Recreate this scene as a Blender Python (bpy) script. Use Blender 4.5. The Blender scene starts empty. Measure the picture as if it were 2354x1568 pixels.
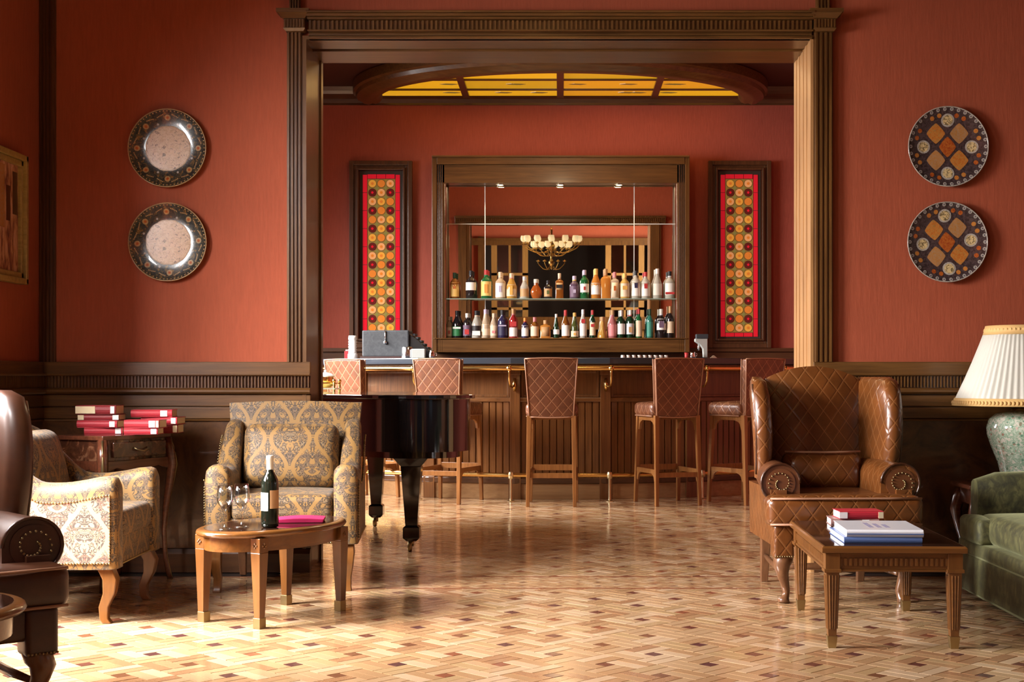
import bpy, bmesh, math, random
from math import sin, cos, pi, radians, sqrt, atan2, hypot
from mathutils import Vector, Matrix

random.seed(7)
S = bpy.context.scene
COL = S.collection

# ------------------------------------------------------------------ camera
cam_d = bpy.data.cameras.new('camera')
cam = bpy.data.objects.new('camera', cam_d)
COL.objects.link(cam)
cam.location = (0, 0, 1.05)
cam.rotation_euler = (pi / 2, 0, 0)
cam_d.sensor_width = 36
cam_d.lens = 36 * 3150 / 2354
cam_d.shift_x = -111 / 2354
cam_d.shift_y = 86 / 2354
cam_d.clip_end = 100
S.camera = cam

# ------------------------------------------------------------------ world, colour management
w = bpy.data.worlds.new('world')
S.world = w
w.use_nodes = True
w.node_tree.nodes['Background'].inputs[0].default_value = (0.75, 0.85, 1.0, 1)
w.node_tree.nodes['Background'].inputs[1].default_value = 0.15
S.view_settings.view_transform = 'Standard'
S.view_settings.look = 'None'
S.view_settings.exposure = 0.0
S.view_settings.gamma = 1
S.view_settings.use_curve_mapping = False


def area(name, loc, target, sx, sy, power, col=(1, 1, 1), spread=180):
    d = bpy.data.lights.new(name, 'AREA')
    d.shape = 'RECTANGLE'
    d.size = sx
    d.size_y = sy
    d.energy = power
    d.color = col
    d.spread = radians(spread)
    o = bpy.data.objects.new(name, d)
    COL.objects.link(o)
    o.location = loc
    v = Vector(target) - Vector(loc)
    o.rotation_euler = v.to_track_quat('-Z', 'Y').to_euler()
    return o


# daylight through the left-wall windows, plus two added fill lamps
area('window_daylight', (-3.75, 4.4, 2.35), (-1.5, 5.6, 0.0), 3.2, 1.6, 1380, (1.0, 0.98, 0.97), 125)
area('window_daylight', (-3.70, -1.0, 2.3), (0.8, 1.6, 0.3), 2.4, 2.2, 50, (1.0, 0.95, 0.88), 140)  # weak frontal fill, added behind an assumed second window
area('window_daylight', (4.05, -0.5, 2.3), (-0.6, -3.0, 2.6), 2.2, 2.2, 330, (1.0, 0.88, 0.74), 110)  # added fill for the mirrored rear wall, set behind an invented opening
area('window_daylight', (-4.3, 11.2, 2.5), (-1.2, 11.6, 0.2), 3.4, 2.0, 620, (1.0, 0.95, 0.92), 125)
area('skylight_glow', (0, 13.65, 3.93), (0, 13.65, 0), 3.0, 0.9, 10, (1.0, 0.62, 0.25), 170)

# ------------------------------------------------------------------ materials
M = {}


def nm(name):
    m = bpy.data.materials.new(name)
    m.use_nodes = True
    nt = m.node_tree
    b = nt.nodes['Principled BSDF']
    M[name] = m
    return m, nt, b


def flat(name, c, rough=0.5, metal=0.0, coat=0.0, trans=0.0, emit=None, es=1.0, spec=0.5, sheen=0.0, ior=1.45):
    m, nt, b = nm(name)
    b.inputs['Base Color'].default_value = (*c, 1)
    b.inputs['Roughness'].default_value = rough
    b.inputs['Metallic'].default_value = metal
    b.inputs['Coat Weight'].default_value = coat
    b.inputs['Coat Roughness'].default_value = 0.08
    b.inputs['Transmission Weight'].default_value = trans
    b.inputs['Specular IOR Level'].default_value = spec
    b.inputs['Sheen Weight'].default_value = sheen
    b.inputs['IOR'].default_value = ior
    if emit:
        b.inputs['Emission Color'].default_value = (*emit, 1)
        b.inputs['Emission Strength'].default_value = es
    return m


class N:
    """tiny node-writing helper"""
    def __init__(s, nt):
        s.nt = nt

    def new(s, t, **k):
        n = s.nt.nodes.new(t)
        for a, v in k.items():
            setattr(n, a, v)
        return n

    def link(s, a, b):
        s.nt.links.new(a, b)

    def inp(s, sock, v):
        if isinstance(v, (int, float)):
            sock.default_value = v
        elif isinstance(v, (tuple, list)):
            sock.default_value = v if len(v) == len(sock.default_value) else (*v, 1)
        else:
            s.link(v, sock)

    def math(s, op, a, b=0.0, c=None, clamp=False):
        n = s.new('ShaderNodeMath', operation=op)
        n.use_clamp = clamp
        s.inp(n.inputs[0], a)
        s.inp(n.inputs[1], b)
        if c is not None:
            s.inp(n.inputs[2], c)
        return n.outputs[0]

    def mix(s, f, a, b):
        n = s.new('ShaderNodeMix', data_type='RGBA')
        s.inp(n.inputs[0], f)
        s.inp(n.inputs[6], a)
        s.inp(n.inputs[7], b)
        return n.outputs[2]

    def coords(s, which='Object'):
        return s.new('ShaderNodeTexCoord').outputs[which]

    def mapped(s, v, scale=(1, 1, 1), loc=(0, 0, 0), rot=(0, 0, 0)):
        n = s.new('ShaderNodeMapping')
        s.link(v, n.inputs[0])
        n.inputs['Scale'].default_value = scale
        n.inputs['Location'].default_value = loc
        n.inputs['Rotation'].default_value = rot
        return n.outputs[0]

    def noise(s, v, scale=5, detail=3, rough=0.5, dist=0.0):
        n = s.new('ShaderNodeTexNoise')
        s.link(v, n.inputs['Vector'])
        n.inputs['Scale'].default_value = scale
        n.inputs['Detail'].default_value = detail
        n.inputs['Roughness'].default_value = rough
        n.inputs['Distortion'].default_value = dist
        return n.outputs[0]

    def ramp(s, f, stops, interp='LINEAR'):
        n = s.new('ShaderNodeValToRGB')
        n.color_ramp.interpolation = interp
        e = n.color_ramp.elements
        while len(e) < len(stops):
            e.new(0.5)
        for i, (p, c) in enumerate(stops):
            e[i].position = p
            e[i].color = (*c, 1)
        s.link(f, n.inputs[0])
        return n.outputs[0]

    def bump(s, h, strength=0.3, dist=0.01):
        n = s.new('ShaderNodeBump')
        n.inputs['Strength'].default_value = strength
        n.inputs['Distance'].default_value = dist
        s.link(h, n.inputs['Height'])
        return n.outputs[0]

    def sep(s, v):
        n = s.new('ShaderNodeSeparateXYZ')
        s.link(v, n.inputs[0])
        return n.outputs

    def comb(s, x, y, z=0.0):
        n = s.new('ShaderNodeCombineXYZ')
        s.inp(n.inputs[0], x)
        s.inp(n.inputs[1], y)
        s.inp(n.inputs[2], z)
        return n.outputs[0]


def wood(name, c1, c2, axis='x', rough=0.35, coat=0.3, sc=1.0, bump=0.08):
    m, nt, b = nm(name)
    n = N(nt)
    st = {'x': (1.2, 22, 22), 'y': (22, 1.2, 22), 'z': (22, 22, 1.2)}[axis]
    v = n.mapped(n.coords(), tuple(q * sc for q in st))
    a = n.noise(v, 2.0, 5, 0.6, 0.6)
    big = n.noise(n.coords(), 1.6, 2)
    f = n.math('ADD', n.math('MULTIPLY', a, 0.75), n.math('MULTIPLY', big, 0.35))
    n.link(n.ramp(f, [(0.36, c1), (0.68, c2)]), b.inputs['Base Color'])
    b.inputs['Roughness'].default_value = rough
    b.inputs['Coat Weight'].default_value = coat
    b.inputs['Coat Roughness'].default_value = 0.12
    n.link(n.bump(a, bump, 0.004), b.inputs['Normal'])
    return m


def paint(name, c, var=0.12):
    m, nt, b = nm(name)
    n = N(nt)
    a = n.noise(n.mapped(n.coords(), (34, 34, 4)), 2.5, 4, 0.6)
    big = n.noise(n.coords(), 1.1, 3)
    c1 = tuple(q * (1 - var) for q in c)
    c2 = tuple(min(1, q * (1 + var)) for q in c)
    f = n.math('ADD', n.math('MULTIPLY', a, 0.5), n.math('MULTIPLY', big, 0.5))
    n.link(n.ramp(f, [(0.35, c1), (0.65, c2)]), b.inputs['Base Color'])
    b.inputs['Roughness'].default_value = 0.7
    b.inputs['Specular IOR Level'].default_value = 0.12
    n.link(n.bump(a, 0.35, 0.004), b.inputs['Normal'])
    return m


paint('terracotta', (0.325, 0.075, 0.036))
paint('terracotta_bar', (0.33, 0.078, 0.052))
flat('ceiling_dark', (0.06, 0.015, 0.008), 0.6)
flat('ceiling_cream', (0.20, 0.10, 0.05), 0.7)
wood('trim_h', (0.060, 0.023, 0.005), (0.145, 0.062, 0.015), 'x', 0.33, 0.25)
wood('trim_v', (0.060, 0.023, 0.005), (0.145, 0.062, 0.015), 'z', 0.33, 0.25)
wood('trim_y', (0.060, 0.023, 0.005), (0.145, 0.062, 0.015), 'y', 0.33, 0.25)
wood('jamb_v', (0.26, 0.12, 0.04), (0.46, 0.24, 0.09), 'z', 0.42, 0.1, 0.8)  # right jamb only: window light on it put into a paler wood
wood('dark_h', (0.045, 0.018, 0.008), (0.10, 0.040, 0.015), 'x', 0.33, 0.3)
wood('dark_v', (0.045, 0.018, 0.008), (0.10, 0.040, 0.015), 'z', 0.33, 0.3)
wood('bar_v', (0.095, 0.035, 0.009), (0.20, 0.080, 0.023), 'z', 0.3, 0.4)
wood('bar_h', (0.095, 0.035, 0.009), (0.20, 0.080, 0.023), 'x', 0.3, 0.4)
wood('plinth_h', (0.26, 0.14, 0.06), (0.38, 0.22, 0.10), 'x', 0.3, 0.3)
wood('stool_wood', (0.18, 0.070, 0.018), (0.31, 0.13, 0.038), 'z', 0.3, 0.3)
wood('table_v', (0.10, 0.035, 0.007), (0.18, 0.068, 0.015), 'z', 0.28, 0.4)
wood('table_h', (0.10, 0.035, 0.007), (0.18, 0.068, 0.015), 'x', 0.28, 0.4)
wood('tabletop_dark', (0.016, 0.006, 0.004), (0.034, 0.013, 0.007), 'x', 0.07, 0.0, 1, 0.01)
wood('chair_leg', (0.10, 0.04, 0.018), (0.20, 0.085, 0.035), 'z', 0.3, 0.4)
wood('mahogany', (0.07, 0.02, 0.010), (0.15, 0.045, 0.020), 'x', 0.25, 0.5)
wood('frame_gold', (0.20, 0.13, 0.035), (0.36, 0.24, 0.07), 'x', 0.4, 0.1)
wood('door_wood', (0.22, 0.11, 0.03), (0.34, 0.18, 0.05), 'z', 0.35, 0.2)


def burl():
    m, nt, b = nm('burl')
    n = N(nt)
    a = n.noise(n.coords(), 5, 6, 0.65, 2.2)
    n.link(n.ramp(a, [(0.3, (0.035, 0.013, 0.006)), (0.7, (0.13, 0.055, 0.018))]), b.inputs['Base Color'])
    b.inputs['Roughness'].default_value = 0.3
    b.inputs['Coat Weight'].default_value = 0.3
    return m


burl()


def floorwood(name, c1, c2, rough=0.16):
    m, nt, b = nm(name)
    n = N(nt)
    o = n.new('ShaderNodeObjectInfo').outputs['Random']
    a = n.noise(n.mapped(n.coords(), (30, 30, 30)), 9.0, 3, 0.6, 0.4)
    f = a
    n.link(n.ramp(f, [(0.3, c1), (0.7, c2)]), b.inputs['Base Color'])
    rv = n.noise(n.coords(), 3.0, 3)
    n.link(n.math('ADD', rough - 0.04, n.math('MULTIPLY', rv, 0.10)), b.inputs['Roughness'])
    b.inputs['Coat Weight'].default_value = 0.35
    b.inputs['Coat Roughness'].default_value = 0.10
    return m


FL = [((0.42, 0.255, 0.13), (0.49, 0.31, 0.17)), ((0.36, 0.20, 0.095), (0.43, 0.25, 0.125)),
      ((0.50, 0.335, 0.195), (0.57, 0.39, 0.24)), ((0.315, 0.155, 0.072), (0.38, 0.20, 0.10)),
      ((0.39, 0.245, 0.115), (0.46, 0.295, 0.15))]
for i, (a, b_) in enumerate(FL):
    floorwood('strip_%d' % i, a, b_)
IL = [((0.10, 0.032, 0.022), (0.15, 0.05, 0.035)), ((0.20, 0.06, 0.03), (0.27, 0.09, 0.045)),
      ((0.08, 0.03, 0.028), (0.12, 0.045, 0.04)), ((0.15, 0.06, 0.03), (0.2, 0.08, 0.04))]
for i, (a, b_) in enumerate(IL):
    floorwood('inlay_%d' % i, a, b_)
flat('groove', (0.02, 0.008, 0.004), 0.6)


def leather(name, base, line, pitch=(0.066, 0.080), rough=0.3, lines=True, lw=0.035):
    m, nt, b = nm(name)
    n = N(nt)
    uv = n.sep(n.coords('UV'))
    big = n.noise(n.coords(), 9, 4, 0.6)
    c = n.ramp(big, [(0.3, tuple(q * 0.7 for q in base)), (0.7, tuple(q * 1.25 for q in base))])
    if lines:
        u = n.math('MULTIPLY', uv[0], 1 / pitch[0])
        v = n.math('MULTIPLY', uv[1], 1 / pitch[1])
        d1 = n.math('PINGPONG', n.math('ADD', u, v), 0.5)
        d2 = n.math('PINGPONG', n.math('SUBTRACT', u, v), 0.5)
        d = n.math('MINIMUM', d1, d2)
        k = n.math('SUBTRACT', 1.0, n.math('DIVIDE', d, lw, clamp=True), clamp=True)
        k = n.math('MULTIPLY', k, 0.85)
        c = n.mix(k, c, line)
        hh = n.math('MULTIPLY', n.math('DIVIDE', d, 0.12, clamp=True), 1.0)
        n.link(n.bump(hh, 0.35, 0.004), b.inputs['Normal'])
    n.link(c, b.inputs['Base Color'])
    b.inputs['Roughness'].default_value = rough
    b.inputs['Coat Weight'].default_value = 0.25
    b.inputs['Coat Roughness'].default_value = 0.25
    return m


leather('leather_quilt', (0.135, 0.042, 0.009), (0.32, 0.135, 0.045), (0.080, 0.104), lw=0.035)
leather('leather_plain', (0.125, 0.040, 0.013), (0, 0, 0), lines=False)
leather('leather_aged', (0.070, 0.022, 0.008), (0, 0, 0), lines=False, rough=0.42)  # left wing chair: backlit shade put into a darker leather colour
leather('leather_dark', (0.055, 0.017, 0.006), (0, 0, 0), lines=False)
leather('stool_quilt', (0.15, 0.052, 0.023), (0.42, 0.20, 0.095), (0.092, 0.108), rough=0.38, lw=0.05)
leather('stool_plain', (0.16, 0.058, 0.03), (0, 0, 0), lines=False, rough=0.3)
flat('piping', (0.34, 0.17, 0.10), 0.4)


def damask(name, base, dark, grey, red, sc=1.0):
    m, nt, b = nm(name)
    n = N(nt)
    uv = n.sep(n.coords('UV'))
    P = 0.115 * sc
    Q = 0.30 * sc
    u0 = n.math('ADD', uv[0], 20 * P)
    v0 = n.math('ADD', uv[1], 20 * Q)
    pu = n.math('PINGPONG', u0, P)
    fv = n.math('MODULO', v0, Q)
    vec = n.comb(n.math('MULTIPLY', pu, 1.0), n.math('MULTIPLY', fv, 1.0), 3.7)
    a = n.noise(vec, 21 / sc, 1.6, 0.5, 1.8)
    a2 = n.noise(vec, 13 / sc, 2.0, 0.5, 0.8)
    # ogee lattice of plain gold straps
    ph = n.math('MULTIPLY', v0, 2 * pi / Q)
    edge = n.math('ADD', P * 0.5, n.math('MULTIPLY', n.math('SINE', ph), P * 0.36))
    dd = n.math('ABSOLUTE', n.math('SUBTRACT', pu, edge))
    strap = n.math('LESS_THAN', dd, 0.011 * sc)
    fill = n.math('GREATER_THAN', a, 0.45)
    cont = n.math('GREATER_THAN', n.math('SINE', n.math('MULTIPLY', a, 58.0)), -0.15)
    cont2 = n.math('GREATER_THAN', n.math('SINE', n.math('ADD', n.math('MULTIPLY', a, 58.0), 2.4)), 0.35)
    rd = n.math('GREATER_THAN', a2, 0.50)
    edge_l = n.math('LESS_THAN', n.math('ABSOLUTE', n.math('SUBTRACT', a, 0.44)), 0.020)
    c = n.mix(n.math('MULTIPLY', n.math('MULTIPLY', fill, cont2), 0.75), base, grey)
    c = n.mix(n.math('MULTIPLY', n.math('MULTIPLY', n.math('MULTIPLY', fill, cont2), rd), 0.8), c, red)
    c = n.mix(n.math('MULTIPLY', n.math('MAXIMUM', n.math('MULTIPLY', fill, cont), edge_l), 0.93), c, dark)
    c = n.mix(strap, c, base)
    fine = n.noise(n.coords('UV'), 900, 1)
    c = n.mix(n.math('MULTIPLY', fine, 0.25), c, tuple(q * 0.7 for q in base))
    n.link(c, b.inputs['Base Color'])
    b.inputs['Roughness'].default_value = 0.62
    b.inputs['Sheen Weight'].default_value = 0.08
    return m


damask('damask', (0.235, 0.122, 0.030), (0.012, 0.010, 0.010), (0.15, 0.115, 0.075), (0.10, 0.06, 0.045), 1.0)
damask('damask_side', (0.42, 0.28, 0.16), (0.010, 0.010, 0.018), (0.35, 0.24, 0.14), (0.24, 0.010, 0.02), 1.0)  # same fabric, bright window light put into the paler ground


def velvet():
    m, nt, b = nm('green_velvet')
    n = N(nt)
    a = n.noise(n.mapped(n.coords(), (8, 8, 5)), 3, 5, 0.65, 0.6)
    n.link(n.ramp(a, [(0.36, (0.013, 0.012, 0.002)), (0.5, (0.038, 0.035, 0.008)), (0.64, (0.090, 0.085, 0.026))]), b.inputs['Base Color'])
    b.inputs['Roughness'].default_value = 0.7
    b.inputs['Sheen Weight'].default_value = 0.25
    b.inputs['Sheen Tint'].default_value = (0.85, 0.85, 0.45, 1)
    return m


velvet()
flat('velvet_piping', (0.20, 0.20, 0.10), 0.6)
flat('black_lacquer', (0.004, 0.004, 0.005), 0.06, coat=1.0)
flat('brass', (0.80, 0.52, 0.18), 0.22, 1.0)
flat('brass_pale', (0.75, 0.65, 0.42), 0.3, 1.0)
flat('brass_old', (0.36, 0.27, 0.13), 0.4, 1.0)
flat('steel', (0.72, 0.72, 0.74), 0.2, 1.0)
flat('chrome', (0.8, 0.8, 0.8), 0.08, 1.0)
flat('mirror_glass', (0.92, 0.90, 0.86), 0.01, 1.0)
flat('stone_dark', (0.035, 0.042, 0.055), 0.15, coat=0.5)
flat('black', (0.008, 0.006, 0.006), 0.4)
flat('black_gloss', (0.01, 0.01, 0.012), 0.1, coat=0.6)
flat('niche_dark', (0.02, 0.008, 0.005), 0.6)
flat('white', (0.85, 0.83, 0.80), 0.4)
flat('white_ceramic', (0.88, 0.86, 0.82), 0.15, coat=0.5)
flat('grey_plastic', (0.42, 0.44, 0.42), 0.4)
flat('charcoal', (0.035, 0.042, 0.052), 0.55)
flat('red_cloth', (0.42, 0.018, 0.030), 0.5)
flat('red_cloth_dark', (0.24, 0.012, 0.016), 0.5)
flat('crimson', (0.42, 0.012, 0.075), 0.5)
flat('mauve_cover', (0.30, 0.16, 0.14), 0.5)
flat('paper', (0.72, 0.58, 0.36), 0.8)
flat('paper_white', (0.82, 0.80, 0.78), 0.6)
flat('tag_white', (0.85, 0.75, 0.72), 0.5)
flat('cover_white', (0.78, 0.78, 0.82), 0.25, coat=0.4)
flat('cover_blue', (0.10, 0.16, 0.36), 0.3)
flat('ink_purple', (0.16, 0.13, 0.26), 0.6)


def thin_glass(name, tint, base=0.06):
    m, nt, b = nm(name)
    n = N(nt)
    nt.nodes.remove(b)
    t = n.new('ShaderNodeBsdfTransparent'); t.inputs[0].default_value = (*tint, 1)
    g = n.new('ShaderNodeBsdfGlossy'); g.inputs['Roughness'].default_value = 0.03
    lw = n.new('ShaderNodeLayerWeight'); lw.inputs[0].default_value = 0.35
    f = n.math('ADD', base, n.math('MULTIPLY', lw.outputs['Facing'], 0.45), clamp=True)
    mx = n.new('ShaderNodeMixShader')
    n.link(f, mx.inputs[0]); n.link(t.outputs[0], mx.inputs[1]); n.link(g.outputs[0], mx.inputs[2])
    n.link(mx.outputs[0], nt.nodes['Material Output'].inputs[0])


thin_glass('wine_glass', (0.93, 0.95, 0.95))
thin_glass('clear_glass', (0.9, 0.92, 0.9), 0.1)
flat('shelf_glass', (0.62, 0.78, 0.66), 0.05, trans=0.7, ior=1.4)
flat('wine_bottle', (0.008, 0.010, 0.006), 0.06, coat=0.6)
flat('wine_foil', (0.75, 0.72, 0.62), 0.3)
flat('label_tan', (0.50, 0.28, 0.13), 0.5)
flat('fringe', (0.62, 0.38, 0.14), 0.7)
flat('glow_spot', (1, 0.9, 0.7), 0.5, emit=(1.0, 0.80, 0.50), es=9)
flat('bulb', (1, 0.9, 0.7), 0.5, emit=(1.0, 0.86, 0.6), es=3.0)
flat('bulb_shade', (0.85, 0.75, 0.5), 0.4, emit=(1.0, 0.78, 0.42), es=0.7)
flat('bevel_edge', (0.75, 0.74, 0.70), 0.25)
flat('gold_leaf', (0.70, 0.50, 0.18), 0.25, 1.0)
flat('lead', (0.05, 0.04, 0.03), 0.5)
flat('banana', (0.70, 0.50, 0.08), 0.5)


def shade_mat():
    m, nt, b = nm('shade_silk')
    n = N(nt)
    b.inputs['Base Color'].default_value = (0.66, 0.63, 0.55, 1)
    b.inputs['Roughness'].default_value = 0.6
    b.inputs['Subsurface Weight'].default_value = 0.0
    b.inputs['Transmission Weight'].default_value = 0.0
    t = n.new('ShaderNodeBsdfTranslucent')
    t.inputs[0].default_value = (0.85, 0.8, 0.7, 1)
    mx = n.new('ShaderNodeMixShader')
    mx.inputs[0].default_value = 0.25
    n.link(b.outputs[0], mx.inputs[1])
    n.link(t.outputs[0], mx.inputs[2])
    n.link(mx.outputs[0], nt.nodes['Material Output'].inputs[0])


shade_mat()


def vase_mat():
    m, nt, b = nm('vase_glaze')
    n = N(nt)
    v = n.new('ShaderNodeTexVoronoi')
    v.inputs['Scale'].default_value = 42
    n.link(n.coords(), v.inputs['Vector'])
    dots = n.math('LESS_THAN', v.outputs['Distance'], 0.30)
    a = n.noise(n.coords(), 38, 4, 0.7, 0.6)
    c = n.ramp(a, [(0.40, (0.56, 0.62, 0.50)), (0.5, (0.24, 0.38, 0.25)), (0.58, (0.68, 0.64, 0.54))])
    hs = n.ramp(v.outputs['Color'], [(0.25, (0.10, 0.25, 0.16)), (0.55, (0.40, 0.10, 0.07)), (0.8, (0.70, 0.66, 0.55))])
    c = n.mix(n.math('MULTIPLY', dots, 0.8), c, hs)
    n.link(c, b.inputs['Base Color'])
    b.inputs['Roughness'].default_value = 0.12
    b.inputs['Coat Weight'].default_value = 0.6


vase_mat()


def speckle(name, stops, scale, rough=0.3, coat=0.3, detail=4, dist=1.0, coord='Object', stretch=(1, 1, 1)):
    m, nt, b = nm(name)
    n = N(nt)
    a = n.noise(n.mapped(n.coords(coord), stretch), scale, detail, 0.6, dist)
    n.link(n.ramp(a, stops), b.inputs['Base Color'])
    b.inputs['Roughness'].default_value = rough
    b.inputs['Coat Weight'].default_value = coat
    return m


speckle('plate_cream', [(0.36, (0.15, 0.08, 0.035)), (0.46, (0.66, 0.46, 0.28)), (0.64, (0.42, 0.27, 0.14))], 60, 0.22, 0.5)
speckle('plate_dark', [(0.40, (0.020, 0.022, 0.020)), (0.56, (0.045, 0.04, 0.025)), (0.66, (0.20, 0.10, 0.025))], 55, 0.2, 0.6)
speckle('plate_gold', [(0.3, (0.22, 0.11, 0.03)), (0.7, (0.42, 0.24, 0.08))], 90, 0.3, 0.4)
speckle('motif_orange', [(0.4, (0.42, 0.12, 0.02)), (0.55, (0.50, 0.20, 0.04)), (0.66, (0.20, 0.16, 0.06))], 110, 0.2, 0.5)
speckle('motif_tan', [(0.4, (0.36, 0.20, 0.10)), (0.6, (0.40, 0.17, 0.04))], 110, 0.2, 0.5)
speckle('motif_rust', [(0.4, (0.30, 0.05, 0.012)), (0.6, (0.42, 0.12, 0.02))], 90, 0.2, 0.5)
speckle('motif_cream', [(0.42, (0.12, 0.08, 0.03)), (0.5, (0.66, 0.50, 0.26)), (0.6, (0.60, 0.42, 0.18))], 100, 0.2, 0.5)
speckle('plate_slate', [(0.4, (0.035, 0.022, 0.022)), (0.6, (0.075, 0.048, 0.048))], 60, 0.2, 0.5)
speckle('rim_blue', [(0.4, (0.09, 0.08, 0.10)), (0.6, (0.16, 0.13, 0.15))], 120, 0.2, 0.5)
speckle('rim_pale', [(0.4, (0.30, 0.26, 0.22)), (0.6, (0.45, 0.40, 0.34))], 120, 0.2, 0.5)
speckle('painting', [(0.30, (0.05, 0.012, 0.012)), (0.42, (0.20, 0.055, 0.03)), (0.52, (0.42, 0.20, 0.09)),
                     (0.62, (0.55, 0.30, 0.20)), (0.72, (0.10, 0.03, 0.03))], 3.2, 0.6, 0.0, 5, 0.6, 'Object', (4, 9, 2.2))
speckle('marquetry', [(0.45, (0.055, 0.018, 0.009)), (0.56, (0.10, 0.032, 0.014)), (0.64, (0.22, 0.10, 0.05))], 14, 0.25, 0.4)
speckle('ash_box', [(0.3, (0.018, 0.022, 0.027)), (0.7, (0.042, 0.046, 0.052))], 25, 0.6, 0.0)
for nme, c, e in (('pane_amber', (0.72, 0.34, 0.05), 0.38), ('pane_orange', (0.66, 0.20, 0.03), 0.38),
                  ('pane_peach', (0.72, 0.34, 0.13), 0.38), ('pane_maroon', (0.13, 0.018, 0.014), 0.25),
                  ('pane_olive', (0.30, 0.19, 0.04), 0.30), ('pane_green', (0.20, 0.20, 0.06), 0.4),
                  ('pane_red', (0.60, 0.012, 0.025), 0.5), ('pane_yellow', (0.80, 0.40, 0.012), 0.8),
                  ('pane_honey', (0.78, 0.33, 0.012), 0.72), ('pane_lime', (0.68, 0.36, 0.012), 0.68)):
    flat(nme, c, 0.15, coat=0.3, emit=c, es=e)


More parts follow.
